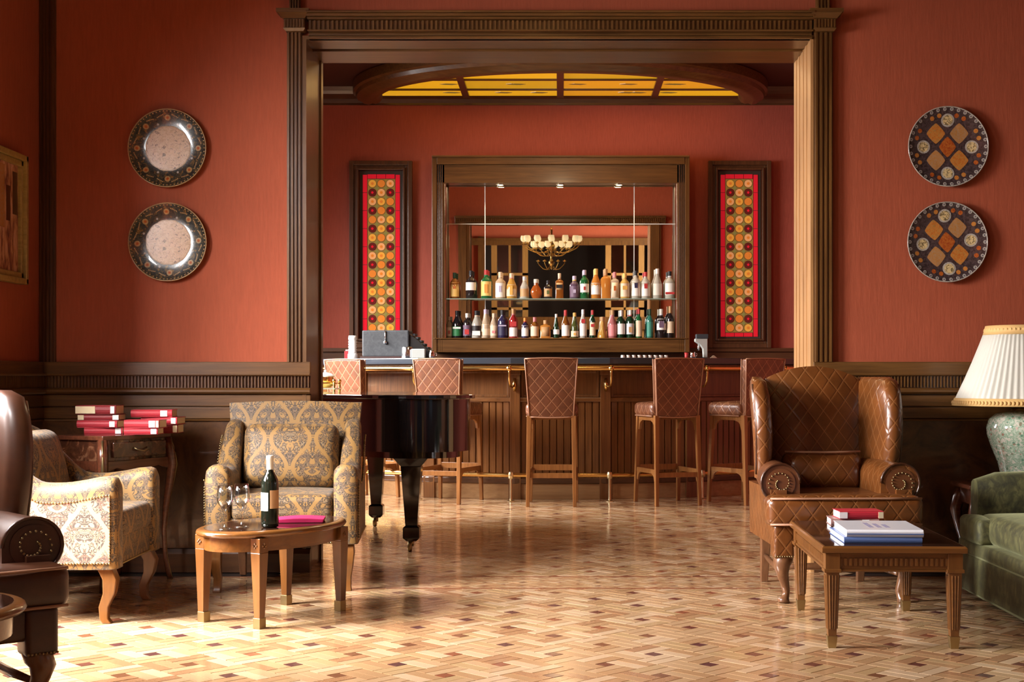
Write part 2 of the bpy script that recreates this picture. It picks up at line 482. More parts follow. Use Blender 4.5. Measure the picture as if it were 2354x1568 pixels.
# ------------------------------------------------------------------ mesh helper
class MB:
    def __init__(s):
        s.v, s.f, s.m, s.s = [], [], [], []
        s.mat = 0
        s.smooth = False

    def face(s, idx):
        s.f.append(tuple(idx))
        s.m.append(s.mat)
        s.s.append(s.smooth)

    def add(s, verts, faces):
        o = len(s.v)
        s.v.extend([tuple(q) for q in verts])
        for f in faces:
            s.face([i + o for i in f])
        return s

    def box(s, x0, x1, y0, y1, z0, z1):
        return s.add([(x0, y0, z0), (x1, y0, z0), (x1, y1, z0), (x0, y1, z0),
                      (x0, y0, z1), (x1, y0, z1), (x1, y1, z1), (x0, y1, z1)],
                     [(0, 3, 2, 1), (4, 5, 6, 7), (0, 1, 5, 4), (1, 2, 6, 5), (2, 3, 7, 6), (3, 0, 4, 7)])

    def tbox(s, c0, s0, c1, s1):
        """tapered box from rectangle (centre c0, half sizes s0) to (c1, s1), along z"""
        vs = []
        for c, h in ((c0, s0), (c1, s1)):
            for a, b in ((-1, -1), (1, -1), (1, 1), (-1, 1)):
                vs.append((c[0] + a * h[0], c[1] + b * h[1], c[2]))
        fs = [(0, 3, 2, 1), (4, 5, 6, 7), (0, 1, 5, 4), (1, 2, 6, 5), (2, 3, 7, 6), (3, 0, 4, 7)]
        if c0[2] > c1[2]:
            fs = [tuple(reversed(f)) for f in fs]
        return s.add(vs, fs)

    def prism(s, pts, a, b, axis='z'):
        n = len(pts)

        def P(p, t):
            return {'z': (p[0], p[1], t), 'x': (t, p[0], p[1]), 'y': (p[0], t, p[1])}[axis]
        vs = [P(p, a) for p in pts] + [P(p, b) for p in pts]
        fs = [tuple(range(n - 1, -1, -1)), tuple(range(n, 2 * n))]
        for i in range(n):
            j = (i + 1) % n
            fs.append((i, j, j + n, i + n))
        # orientation
        ar = sum(pts[i][0] * pts[(i + 1) % n][1] - pts[(i + 1) % n][0] * pts[i][1] for i in range(n))
        flip = (ar < 0) ^ (b < a) ^ (axis == 'y')
        if flip:
            fs = [tuple(reversed(f)) for f in fs]
        return s.add(vs, fs)

    def loft(s, rings, closed=True, cap=(True, True)):
        n = len(rings[0])
        vs = [p for r in rings for p in r]
        fs = []
        for k in range(len(rings) - 1):
            for i in range(n if closed else n - 1):
                j = (i + 1) % n
                fs.append((k * n + i, k * n + j, (k + 1) * n + j, (k + 1) * n + i))
        if cap[0]:
            fs.append(tuple(range(n - 1, -1, -1)))
        if cap[1]:
            fs.append(tuple((len(rings) - 1) * n + i for i in range(n)))
        return s.add(vs, fs)

    def lathe(s, prof, c=(0, 0, 0), n=20, sx=1, sy=1, mod=None):
        rings = []
        for r, z in prof:
            ring = []
            for i in range(n):
                a = 2 * pi * i / n
                rr = r * (mod(a, z) if mod else 1)
                ring.append((c[0] + rr * cos(a) * sx, c[1] + rr * sin(a) * sy, c[2] + z))
            rings.append(ring)
        return s.loft(rings)

    def tube(s, pts, r, n=8, closed=False, cap=True):
        pts = [Vector(p) for p in pts]
        m = len(pts)
        rr = r if isinstance(r, (list, tuple)) else [r] * m
        rings = []
        up = None
        for i, p in enumerate(pts):
            if closed:
                t = (pts[(i + 1) % m] - pts[i - 1]).normalized()
            else:
                t = (pts[min(i + 1, m - 1)] - pts[max(i - 1, 0)]).normalized()
            if up is None:
                up = Vector((0, 0, 1)) if abs(t.z) < 0.9 else Vector((1, 0, 0))
            side = t.cross(up)
            if side.length < 1e-5:
                up = Vector((0, 1, 0)); side = t.cross(up)
            side.normalize()
            up = side.cross(t).normalized()
            rings.append([tuple(p + (side * cos(2 * pi * k / n) + up * sin(2 * pi * k / n)) * rr[i]) for k in range(n)])
        if closed:
            rings.append(rings[0])
            return s.loft(rings, True, (False, False))
        return s.loft([list(reversed(q)) for q in rings] if False else rings, True, (cap, cap))

    def rbox(s, c, size, r=0.03, n=5, bulge=(0, 0, 0), shear=None):
        """soft rounded box"""
        hx, hy, hz = size[0] / 2, size[1] / 2, size[2] / 2
        r = min(r, hx, hy, hz)
        idx = {}
        vs = []

        def vert(p):
            k = (round(p[0], 4), round(p[1], 4), round(p[2], 4))
            if k in idx:
                return idx[k]
            q = [p[0] * hx, p[1] * hy, p[2] * hz]
            h = (hx, hy, hz)
            inner = [max(-(h[i] - r), min(h[i] - r, q[i])) for i in range(3)]
            d = Vector([q[i] - inner[i] for i in range(3)])
            if d.length > 1e-9:
                # direction by normalised position in corner
                d = d.normalized() * r
            o = [inner[i] + d[i] for i in range(3)]
            u = p
            o[2] += bulge[2] * u[2] * (1 - u[0] ** 2) * (1 - u[1] ** 2)
            o[0] += bulge[0] * u[0] * (1 - u[2] ** 2) * (1 - u[1] ** 2)
            o[1] += bulge[1] * u[1] * (1 - u[0] ** 2) * (1 - u[2] ** 2)
            if shear:
                o = shear(o)
            idx[k] = len(vs)
            vs.append((c[0] + o[0], c[1] + o[1], c[2] + o[2]))
            return idx[k]

        def stops(h):
            e = 1 - r / h
            a = [-1, -1 + (1 - e) * 0.3, -1 + (1 - e) * 0.65, -e] if e < 0.999 else [-1]
            inn = [-e + 2 * e * i / (n) for i in range(1, n)]
            return a + inn + [-q for q in reversed(a)]
        X, Y, Z = stops(hx), stops(hy), stops(hz)
        fs = []

        def grid(A, B, f, flip):
            for i in range(len(A) - 1):
                for j in range(len(B) - 1):
                    q = [vert(f(A[i], B[j])), vert(f(A[i + 1], B[j])), vert(f(A[i + 1], B[j + 1])), vert(f(A[i], B[j + 1]))]
                    if len(set(q)) == 4:
                        fs.append(tuple(reversed(q)) if flip else tuple(q))
        grid(X, Y, lambda a, b: (a, b, 1), False)
        grid(X, Y, lambda a, b: (a, b, -1), True)
        grid(X, Z, lambda a, b: (a, -1, b), False)
        grid(X, Z, lambda a, b: (a, 1, b), True)
        grid(Y, Z, lambda a, b: (1, a, b), False)
        grid(Y, Z, lambda a, b: (-1, a, b), True)
        sm = s.smooth
        s.smooth = True
        s.add(vs, fs)
        s.smooth = sm
        return s

    def slab(s, F, B, nu, nv):
        """closed slab between front surface F(u,v) and back surface B(u,v)"""
        vs = []
        for fn in (F, B):
            for j in range(nv + 1):
                for i in range(nu + 1):
                    vs.append(tuple(fn(i / nu, j / nv)))
        W = nu + 1
        o = W * (nv + 1)
        fs = []
        for j in range(nv):
            for i in range(nu):
                a = j * W + i
                fs.append((a, a + 1, a + W + 1, a + W))
                fs.append((o + a, o + a + W, o + a + W + 1, o + a + 1))
        for i in range(nu):
            fs.append((i, o + i, o + i + 1, i + 1))
            a = nv * W + i
            fs.append((a, a + 1, o + a + 1, o + a))
        for j in range(nv):
            a = j * W
            fs.append((a, a + W, o + a + W, o + a))
            a = j * W + nu
            fs.append((a, o + a, o + a + W, a + W))
        return s.add(vs, fs)

    def sphere(s, c, r, n=8, m=5, sz=1):
        prof = [(r * sin(pi * k / m) if 0 < k < m else r * 0.02, -r * cos(pi * k / m) * sz) for k in range(m + 1)]
        sm = s.smooth
        s.smooth = True
        s.lathe(prof, c, n)
        s.smooth = sm
        return s

    def xf(s, mat, start=0):
        for i in range(start, len(s.v)):
            s.v[i] = tuple(mat @ Vector(s.v[i]))
        return s

    def build(s, name, mats, parent=None, smooth=None, bevel=0.0, loc=None, angle=None, uv=None, seg=2, kind=None, label=None):
        me = bpy.data.meshes.new(name)
        me.from_pydata(s.v, [], s.f)
        if isinstance(mats, str):
            mats = [mats]
        for q in mats:
            me.materials.append(M[q])
        me.polygons.foreach_set('material_index', s.m)
        sm = s.s if smooth is None else [smooth] * len(s.f)
        me.polygons.foreach_set('use_smooth', sm)
        me.update()
        bm = bmesh.new()
        bm.from_mesh(me)
        bmesh.ops.recalc_face_normals(bm, faces=bm.faces)
        bm.to_mesh(me)
        bm.free()
        ul = me.uv_layers.new(name='UVMap')
        for p in me.polygons:
            nx, ny, nz = abs(p.normal.x), abs(p.normal.y), abs(p.normal.z)
            for li in p.loop_indices:
                x, y, z = me.vertices[me.loops[li].vertex_index].co
                if uv == 'xz':
                    ul.data[li].uv = (x, z + y * 0.0)
                elif nz > nx and nz > ny:
                    ul.data[li].uv = (x, y)
                elif ny >= nx:
                    ul.data[li].uv = (x, z)
                else:
                    ul.data[li].uv = (y, z)
        o = bpy.data.objects.new(name, me)
        COL.objects.link(o)
        if parent is not None:
            o.parent = parent
        if loc:
            o.location = loc
        if bevel:
            b = o.modifiers.new('bevel', 'BEVEL')
            b.width = bevel
            b.segments = seg
            b.limit_method = 'ANGLE'
            b.angle_limit = radians(40)
        if angle:
            me.set_sharp_from_angle(angle=radians(angle))
        if kind:
            o['kind'] = kind
        if label:
            o['label'] = label
        return o


def thing(name, label, cat, loc=(0, 0, 0), rz=0.0, group=None):
    o = bpy.data.objects.new(name, None)
    o.empty_display_size = 0.05
    COL.objects.link(o)
    o.location = loc
    o.rotation_euler = (0, 0, rz)
    tag(o, label, cat, group)
    return o


def tag(o, label, cat, group=None):
    o['label'] = label
    o['category'] = cat
    if group:
        o['group'] = group
    return o


def struct(o):
    o['kind'] = 'structure'
    return o


def copy_tree(o, parent=None):
    c = o.copy()
    COL.objects.link(c)
    if parent is not None:
        c.parent = parent
    for ch in [q for q in o.children]:
        copy_tree(ch, c)
    return c


def nodata(o):
    return o
# ================================================================== THE SETTING
YW, YJ, YB = 7.464, 7.93, 14.45      # front of dividing wall, its bar side, bar back wall
XL, XR = -2.83, 3.5                   # side walls of the lounge
BL, BR = -3.6, 3.6                    # side walls of the bar
O0, O1, OT = -1.40, 1.374, 2.89       # opening between the rooms


def wall_with_openings(name, mat, xa, xb, ya, yb, z0, z1, holes):
    """wall slab running along y from ya to yb, openings (y0,y1,z0,z1)"""
    mb = MB()
    y = ya
    for (h0, h1, q0, q1) in holes:
        mb.box(xa, xb, y, h0, z0, z1)
        if q0 > z0:
            mb.box(xa, xb, h0, h1, z0, q0)
        mb.box(xa, xb, h0, h1, q1, z1)
        y = h1
    mb.box(xa, xb, y, yb, z0, z1)
    return struct(mb.build(name, mat))


WIN = [(-2.2, 0.2, 0.55, 3.3), (4.45, 5.95, 0.15, 2.75)]  # first opening is assumed, for the weak added fill
wall_with_openings('wall_left', 'terracotta', XL - 0.45, XL, -3.0, YJ, 0, 4.3, WIN)
wall_with_openings('wall_right', 'burl', XR, XR + 0.2, -3.0, YW, 0, 4.3, [(-1.7, 0.7, 0.5, 3.2)])  # opening invented to let in the added rear-wall fill
mb = MB()
mb.box(XL, O0, YW, YJ, 0, 4.3); mb.box(O1, XR + 0.2, YW, YJ, 0, 4.3); mb.box(O0, O1, YW, YJ, OT + 0.02, 4.3)
mb.box(BL - 0.2, XL - 0.45, YW + .2, YJ, 0, 4.3)
struct(mb.build('wall_front', 'terracotta'))
WB = [(9.2, 12.8, 0.4, 3.3)]
wall_with_openings('wall_bar_left', 'terracotta_bar', BL - 0.3, BL, YJ, YB, 0, 4.1, WB)
mb = MB(); mb.box(BR, BR + 0.2, YJ, YB, 0, 4.1)
struct(mb.build('wall_bar_right', 'terracotta_bar'))
mb = MB(); mb.box(BL - 0.3, BR + 0.2, YB, YB + 0.2, 0, 4.3)
struct(mb.build('wall_bar_back', 'terracotta_bar'))
mb = MB(); mb.box(XL - .45, XR + .2, -3.2, YW + .2, 4.3, 4.4)
struct(mb.build('ceiling_lounge', 'ceiling_cream'))
mb = MB(); mb.box(BL - .3, BR + .2, YJ, YB, 4.1, 4.2)
struct(mb.build('ceiling_bar', 'ceiling_dark'))

# window frames: left-wall openings, then the invented right-wall one
k = 1
for (xw, holes) in ((XL - 0.40, WIN), (BL - 0.26, WB), (XR + .08, [(-1.7, 0.7, 0.5, 3.2)])):
    for (y0, y1, z0, z1) in holes:
        f = MB()
        t = 0.07
        f.box(xw, xw + .08, y0, y0 + t, z0, z1); f.box(xw, xw + .08, y1 - t, y1, z0, z1)
        f.box(xw, xw + .08, y0, y1, z0, z0 + t); f.box(xw, xw + .08, y0, y1, z1 - t, z1)
        fo = struct(f.build('window_%d' % k, 'trim_v'))
        m = MB(); ym = (y0 + y1) / 2
        m.box(xw + .02, xw + .06, ym - .03, ym + .03, z0, z1)
        m.build('window_mullion', 'trim_v', fo)
        k += 1

# rear wall of the lounge, behind the camera (seen in the bar mirror)
YR = -3.0
mb = MB()
mb.box(XL - .45, -1.75, YR - .2, YR, 0, 4.3); mb.box(2.1, XR + .2, YR - .2, YR, 0, 4.3); mb.box(-1.75, 2.1, YR - .2, YR, 2.8, 4.3)
struct(mb.build('wall_back', 'terracotta'))
mb = MB(); mb.box(-2.2, 2.6, YR - 2.2, YR - 2.1, 0, 3.3); mb.box(-2.2, -2.1, YR - 2.1, YR - .2, 0, 3.3); mb.box(2.5, 2.6, YR - 2.1, YR - .2, 0, 3.3)
mb.box(-2.2, 2.6, YR - 2.2, YR - .2, 3.3, 3.4)
struct(mb.build('wall_hall', 'niche_dark'))
tr = MB()
tr.box(-1.9, -1.75, YR, YR + .06, 0, 3.0); tr.box(2.1, 2.25, YR, YR + .06, 0, 3.0)
tr.box(-2.05, 2.4, YR, YR + .1, 2.8, 2.9); tr.box(-2.12, 2.47, YR, YR + .16, 2.9, 2.96)
struct(tr.build('trim_20', 'trim_v'))
tr = MB()
for x in (-2.45, 2.6):
    tr.box(x, x + .12, YR, YR + .05, 0, 4.3)
tr.box(XL, XR, YR, YR + .05, 0.85, 1.14)
struct(tr.build('trim_21', 'trim_v'))
for k, (x0, x1) in enumerate(((-1.6, -0.75), (1.05, 1.95))):
    d = MB(); y = YR - .12
    d.box(x0, x0 + .13, y, y + .05, 0, 2.95); d.box(x1 - .13, x1, y, y + .05, 0, 2.95)
    for (a, b) in ((0, .5), (1.3, 1.36), (2.1, 2.16), (2.8, 2.95)):
        d.box(x0, x1, y, y + .05, a, b)
    xm = (x0 + x1) / 2
    d.box(xm - .025, xm + .025, y, y + .05, .5, 2.85)
    do = struct(d.build('door_%d' % (k + 1), 'door_wood'))
    for (a, b) in ((.5, 1.3), (1.36, 2.1), (2.16, 2.8)):
        for (xa, xb) in ((x0 + .13, xm - .025), (xm + .025, x1 - .13)):
            p = MB(); p.box(xa, xb, y + .02, y + .026, a, b)
            p.build('pane', 'clear_glass', do)

# ------------------------------------------------------------------ floor
fb = MB(); fb.box(XL - .45, XR + .2, YR - 2.2, YW, -0.08, -0.0045); fb.box(BL - .3, BR + .2, YW, YB + .2, -0.08, -0.0045)
floor = struct(fb.build('floor', 'groove'))


def clip(poly, y0, y1, x0=-9, x1=9):
    def cut(ps, f, g):
        out = []
        for i in range(len(ps)):
            a, b = ps[i - 1], ps[i]
            fa, fb_ = f(a), f(b)
            if (fa >= 0) != (fb_ >= 0):
                t = fa / (fa - fb_)
                out.append((a[0] + t * (b[0] - a[0]), a[1] + t * (b[1] - a[1])))
            if fb_ >= 0:
                out.append(b)
        return out
    for f in (lambda p: p[1] - y0, lambda p: y1 - p[1], lambda p: p[0] - x0, lambda p: x1 - p[0]):
        poly = cut(poly, f, None)
        if len(poly) < 3:
            return None
    return poly


PIECES = [(0, 1, 3, 1), (0, 2, 3, 1), (3, 3, 3, 1), (3, 4, 3, 1), (1, 3, 1, 3), (2, 3, 1, 3), (3, 0, 1, 3), (4, 0, 1, 3)]
rf = random.Random(3)


def parquet(y0, y1, x0, x1, P=(0.191, 0.187), org=(-0.024, 5.219), g=0.0023):
    """returns list of (kind, polygon) of the basket-weave parquet with dark inlays"""
    p = (P[0] / 5, P[1] / 5)
    out = []
    cell_x = P[0]
    na = int(max(abs(x0), abs(x1)) / P[0]) + int((y1 - org[1]) / P[1]) + 40
    for i in range(-na, na):
        for j in range(-na, na):
            cx = org[0] + (i - j) * P[0]
            cy = org[1] + (i + j) * P[1]
            if cx < x0 - .5 or cx > x1 + .5 or cy < y0 - .5 or cy > y1 + .5:
                continue

            def W(a, b):
                a -= .5; b -= .5
                return (cx + (a - b) * p[0], cy + (a + b) * p[1])
            e = g / 0.054
            for (a, b, la, lb) in PIECES + [(0, 0, 1, 1)]:
                q = [W(a + e, b + e), W(a + la - e, b + e), W(a + la - e, b + lb - e), W(a + e, b + lb - e)]
                q = clip(q, y0, y1, x0, x1)
                if q:
                    out.append(('inlay' if la * lb == 1 else 'strip', q))
    return out


def piece_mesh(mb, q, z=0.0):
    mb.prism(q, -0.0045, z, 'z')


SM = ['strip_%d' % i for i in range(5)]
IM = ['inlay_%d' % i for i in range(4)]
main = parquet(4.3, 6.84, XL + .03, 2.9)
main += []


def seen(q):
    cx = sum(a for a, b in q) / len(q); cy = sum(b for a, b in q) / len(q)
    px = 1288 + 3150 * cx / cy; py = 870 + 3307.5 / cy
    return -20 < px < 2374 and py < 1580, cy, px, py


# footprint hidden by nothing: the nearest 300 strips inside the frame are single objects
cand = sorted([(seen(q)[1], n) for n, (kd, q) in enumerate(main) if kd == 'strip' and seen(q)[0]])
near = set(n for _, n in cand[:300])
cand = sorted([(seen(q)[1], n) for n, (kd, q) in enumerate(main) if kd == 'inlay' and seen(q)[0]])
near |= set(n for _, n in cand[:170])
rest = MB()
for n, (kd, q) in enumerate(main):
    mi = rf.choices(range(5), (4, 2.2, 2.6, 1.6, 2))[0] if kd == 'strip' else rf.randrange(4)
    z = rf.uniform(-0.0004, 0.0004)
    if n in near:
        one = MB(); piece_mesh(one, q, z)
        one.build('wood_strip' if kd == 'strip' else 'dark_inlay', SM[mi] if kd == 'strip' else IM[mi], floor)
    else:
        rest.mat = mi if kd == 'strip' else 5 + mi
        piece_mesh(rest, q, z)
for (kd, q) in parquet(6.87, 7.24, XL + .03, XR, P=(.096, .0617), org=(0, 6.931), g=.0012):
    rest.mat = rf.choices(range(5), (3, 3, 2, 2, 2))[0] if kd == 'strip' else 5 + rf.randrange(4)
    piece_mesh(rest, q, rf.uniform(-.0003, .0003))
for (kd, q) in parquet(7.27, 12.9, -3.3, 3.3, org=(-0.024, 7.27)):
    if abs(q[0][0]) > 1.5 and q[0][1] < YJ:
        continue
    rest.mat = rf.choices(range(5), (4, 2.2, 2.6, 1.6, 2))[0] if kd == 'strip' else 5 + rf.randrange(4)
    piece_mesh(rest, q, rf.uniform(-.0003, .0003))
rest.build('far_parquet', SM + IM, floor, kind='stuff')
for (a, b) in ((6.842, 6.868), (7.242, 7.268)):
    bd = MB(); bd.box(XL, XR, a, b, -.0045, .0002)
    bd.build('border_strip', 'inlay_1', floor)

# floor behind the camera (only ever seen in reflections)
pb = MB(); pb.box(XL, XR, YR - 2.1, 4.3, -.0045, -.0002)
pb.build('plain_boards', 'strip_0', floor)


# ------------------------------------------------------------------ wainscot
def wainscot(name, x0, x1, loc=(0, 0, 0), rz=0.0, hi=True):
    root = MB()
    root.box(x0, x1, -0.012, 0, 0.0, 1.14)
    r = struct(root.build(name, 'trim_h'))
    r.location = loc
    r.rotation_euler = (0, 0, rz)
    p = MB(); p.box(x0, x1, -.020, -.012, .13, .825); p.build('burl_panel', 'burl', r)
    for (a, b, d) in ((.832, .893, .030), (.898, .962, .024), (1.073, 1.14, .030)):
        q = MB(); q.box(x0, x1, -d, -.012, a, b); q.build('rail', 'trim_h', r, bevel=.004)
    q = MB()
    q.prism([(-.012, .966), (-.04, .966), (-.052, .976), (-.052, .988), (-.04, .998), (-.012, .998)], x0, x1, 'x')
    q.prism([(-.012, 1.064), (-.05, 1.064), (-.056, 1.070), (-.056, 1.076), (-.012, 1.076)], x0, x1, 'x')
    q.prism([(-.012, .820), (-.034, .820), (-.036, .828), (-.012, .834)], x0, x1, 'x')
    q.build('moulding', 'trim_h', r)
    f = MB(); f.box(x0, x1, -.028, -.012, .998, 1.066)
    f.build('fluted_backing', 'dark_h', r)
    f = MB(); n = int((x1 - x0) / .0178)
    for i in range(n):
        c = x0 + (i + .5) * (x1 - x0) / n
        f.prism([(c - .0048, -.026), (c - .0025, -.040), (c + .0025, -.040), (c + .0048, -.026)], 1.002, 1.062, 'z')
    f.build('fluting', 'trim_v', r, kind='stuff')
    return r


wainscot('trim_1', XL, O0 + .045, (0, YW - .005, 0))
wainscot('trim_2', O1 - .0, XR, (0, YW - .005, 0))
wainscot('trim_3', -YW, -5.62, (XL + .001, 0, 0), pi / 2 + pi) if False else None
r = wainscot('trim_3', 5.97, YW - .02, (XL, 0, 0), pi / 2)


def baseboard(name, x0, x1, loc, rz=0):
    b = MB(); b.prism([(0, 0), (-.045, 0), (-.045, .10), (-.03, .125), (0, .13)], x0, x1, 'x')
    o = struct(b.build(name, 'dark_h')); o.location = loc; o.rotation_euler = (0, 0, rz)


baseboard('baseboard_front_left', XL, O0 + .045, (0, YW - .006, 0))
baseboard('baseboard_front_right', O1, XR, (0, YW - .006, 0))
baseboard('baseboard_left', 5.97, YW - .05, (XL, 0, 0), pi / 2)

# corner post of reeded boards
c = MB()
c.box(XL, XL + .085, YW - .02, YW, 1.14, 4.3)
for i in range(4):
    x = XL + .012 + i * .02
    c.prism([(x - .006, YW - .02), (x - .003, YW - .032), (x + .003, YW - .032), (x + .006, YW - .02)], 1.14, 4.3, 'z')
struct(c.build('trim_4', 'dark_v'))


# ------------------------------------------------------------------ cased opening
def pilaster(name, x0, x1, z0, z1, y=YW, d=1):
    c = MB()
    c.box(x0, x1, y - .03, y + .0, z0, z1)
    n = 4
    w_ = (x1 - x0) / n
    for i in range(n):
        x = x0 + (i + .5) * w_
        h = w_ * .36
        c.prism([(x - h, y - .03), (x - h * .6, y - .043), (x + h * .6, y - .043), (x + h, y - .03)], z0, z1, 'z')
    return struct(c.build(name, 'trim_v'))


pilaster('trim_5', -1.483, -1.402, 1.14, 2.93)
pilaster('trim_6', 1.376, 1.478, 1.14, 2.93)
pilaster('trim_7', -1.470, -1.412, 3.03, 4.3)
pilaster('trim_8', 1.388, 1.462, 3.03, 4.3)
for nme, x0, x1 in (('trim_9', -1.495, -1.375), ('trim_10', 1.366, 1.490)):
    c = MB()
    c.tbox(((x0 + x1) / 2, YW - .035, 2.925), ((x1 - x0) / 2 - .012, .035), ((x0 + x1) / 2, YW - .04, 2.94), ((x1 - x0) / 2, .04))
    c.box(x0 + .004, x1 - .004, YW - .075, YW, 2.94, 2.99)
    c.tbox(((x0 + x1) / 2, YW - .045, 2.99), ((x1 - x0) / 2, .045), ((x0 + x1) / 2, YW - .06, 3.015), ((x1 - x0) / 2 + .022, .06))
    c.box(x0 - .028, x1 + .028, YW - .125, YW, 3.015, 3.035)
    o = struct(c.build(nme, 'trim_h'))
    f = MB()
    for i in range(7):
        x = x0 + .012 + i * (x1 - x0 - .024) / 6
        f.box(x - .0035, x + .0035, YW - .083, YW - .074, 2.943, 2.987)
    f.build('fluting', 'trim_v', o, kind='stuff')

# entablature on the lounge side and on the bar side
for nme, y, sg in (('trim_11', YW, -1), ('trim_12', YJ, 1)):
    xa, xb = (-1.365, 1.366) if sg < 0 else (-1.60, 1.60)
    c = MB()

    def bx(d, z0, z1, a=0.0, b=0.0, c=c, y=y, sg=sg, xa=xa, xb=xb):
        ys = sorted((y, y + sg * d))
        c.box(xa - a, xb + b, ys[0], ys[1], z0, z1)
    bx(.045, 2.89, 2.905)
    bx(.030, 2.905, 2.925)
    bx(.075, 2.925, 2.933)
    bx(.048, 2.933, 2.987)
    bx(.085, 2.987, 2.998)
    bx(.11, 2.998, 3.012)
    bx(.13, 3.012, 3.022)
    o = struct(c.build(nme, 'trim_h', bevel=.003))
    f = MB()
    n = 112
    for i in range(n):
        x = xa + (i + .5) * (xb - xa) / n
        ys = sorted((y + sg * .047, y + sg * .060))
        f.box(x - .0055, x + .0055, ys[0], ys[1], 2.935, 2.985)
    f.build('fluting', 'trim_v', o, kind='stuff')
for nme, xa, xb in (('trim_13', -1.55, -1.40), ('trim_14', 1.374, 1.53)):
    c = MB(); c.box(xa, xb, YJ, YJ + .035, 0, 2.93)
    c.box(xa + .03, xb - .03, YJ + .035, YJ + .05, 0, 2.93)
    struct(c.build(nme, 'trim_v'))

# jamb and soffit linings
c = MB()
c.box(O0 - .0, O0 + .012, YW - .03, YJ + .03, 0, OT); c.box(O0 + .012, O0 + .022, YW - .03, YW + .03, 0, OT)
c.box(O0 + .012, O0 + .022, YJ - .03, YJ + .03, 0, OT)
struct(c.build('trim_15', 'trim_v'))
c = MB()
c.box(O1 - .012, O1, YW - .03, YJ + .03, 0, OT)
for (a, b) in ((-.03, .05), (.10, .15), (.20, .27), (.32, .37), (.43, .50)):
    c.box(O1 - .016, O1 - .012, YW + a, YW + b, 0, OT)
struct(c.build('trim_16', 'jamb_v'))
c = MB()
c.box(O0, O1, YW - .03, YW + .19, OT - .0, OT + .02)
c.box(O0, O1, YW + .215, YJ + .03, OT - .008, OT + .02)
c.box(O0, O1, YW + .19, YW + .215, OT + .012, OT + .02)
struct(c.build('trim_17', 'trim_h'))

# ------------------------------------------------------------------ bar ceiling: crown moulding and oval coffer
c = MB()
c.prism([(YB, 3.95), (YB - .02, 3.95), (YB - .035, 3.99), (YB - .10, 4.03), (YB - .12, 4.06), (YB - .14, 4.10), (YB, 4.10)], BL, BR, 'x')
c.box(BL, BR, YB - .02, YB, 3.93, 3.955)
struct(c.build('trim_18', 'dark_h'))
for i, x in enumerate((-3.0, 3.0)):
    c = MB()
    c.box(x - .12, x + .12, YJ, YB, 3.98, 4.10)
    struct(c.build('beam_%d' % (i + 1), 'dark_h'))
c = MB(); c.box(BL, BR, 10.7, 10.95, 3.98, 4.10)
struct(c.build('beam_3', 'dark_h'))

CY = YB - .15
NSEG = 48
prof = [(0.0, 4.09), (0.0, 4.00), (.03, 3.985), (.045, 3.95), (.09, 3.935), (.12, 3.915), (.17, 3.905), (.21, 3.92), (.25, 3.915), (.29, 3.93), (.33, 3.97), (.33, 4.09)]
rings = []
for i in range(NSEG + 1):
    a = pi + pi * i / NSEG
    rings.append([((2.15 - d * .9) * cos(a), CY + (1.72 - d * 1.15) * sin(a), z) for d, z in prof])
sk = thing('oval_skylight', 'backlit oval ceiling panel of amber leaded glass in a dark moulded wooden ring', 'skylight', (0, CY, 4.1))
rg = MB(); rg.smooth = True
rg.loft(rings)
o = rg.build('ring_moulding', 'trim_h', sk, angle=35)
o.matrix_parent_inverse = Matrix.Translation((0, -CY, -4.1))
bars = MB()
ax, ay = 1.86, 1.36
for x in (-.98, 0, .98):
    yn = ay * sqrt(max(0, 1 - (x / ax) ** 2))
    bars.box(x - .035, x + .035, CY - yn, CY, 3.975, 4.03)
for yy in (CY - .34, CY - .80):
    xn = ax * sqrt(1 - ((CY - yy) / ay) ** 2)
    bars.box(-xn, xn, yy - .018, yy + .018, 3.985, 4.03)
o = bars.build('glazing_bar', 'dark_h', sk)
o.matrix_parent_inverse = Matrix.Translation((0, -CY, -4.1))
xs = [-1.9, -.98, 0, .98, 1.9]
yb = [CY, CY - .34, CY - .80, CY - 1.4]
rp = random.Random(5)
for i in range(4):
    for j in range(3):
        x0, x1 = xs[i], xs[i + 1]
        y1, y0 = yb[j], yb[j + 1]
        # polygon of the ellipse clipped to the pane
        el = [(ax * cos(pi + pi * t / 60), CY + ay * sin(pi + pi * t / 60)) for t in range(61)]
        q = clip(el, y0 + .018 if j < 2 else y0, y1 - (.018 if j else 0), x0 + .035 * (i > 0), x1 - .035 * (i < 3))
        if not q:
            continue
        pm = MB(); pm.prism(q, 4.0, 4.008, 'z')
        o = pm.build('glass_pane', rp.choice(['pane_yellow', 'pane_honey', 'pane_yellow', 'pane_lime']), sk)
        o.matrix_parent_inverse = Matrix.Translation((0, -CY, -4.1))
        # little painted leaves on the pane
        for t in range(2):
            lf = MB()
            cx = rp.uniform(max(x0, -1.3) + .12, min(x1, 1.3) - .12); cy = (y0 + y1) / 2
            if hypot(cx / ax, (cy - CY) / ay) > .85:
                continue
            lf.prism([(cx - .09, cy), (cx - .03, cy - .03), (cx + .05, cy - .02), (cx + .09, cy), (cx + .03, cy + .03), (cx - .05, cy + .02)], 3.996, 4.0, 'z')
            o = lf.build('leaf_motif', 'pane_olive', sk)
            o.matrix_parent_inverse = Matrix.Translation((0, -CY, -4.1))

# back wall dado behind the bar
c = MB(); c.box(BL, BR, YB - .03, YB, 0, 1.33); c.box(BL, BR, YB - .06, YB, 1.33, 1.37); c.box(BL, BR, YB - .045, YB, 1.22, 1.25)
struct(c.build('trim_19', 'dark_h', bevel=.004))


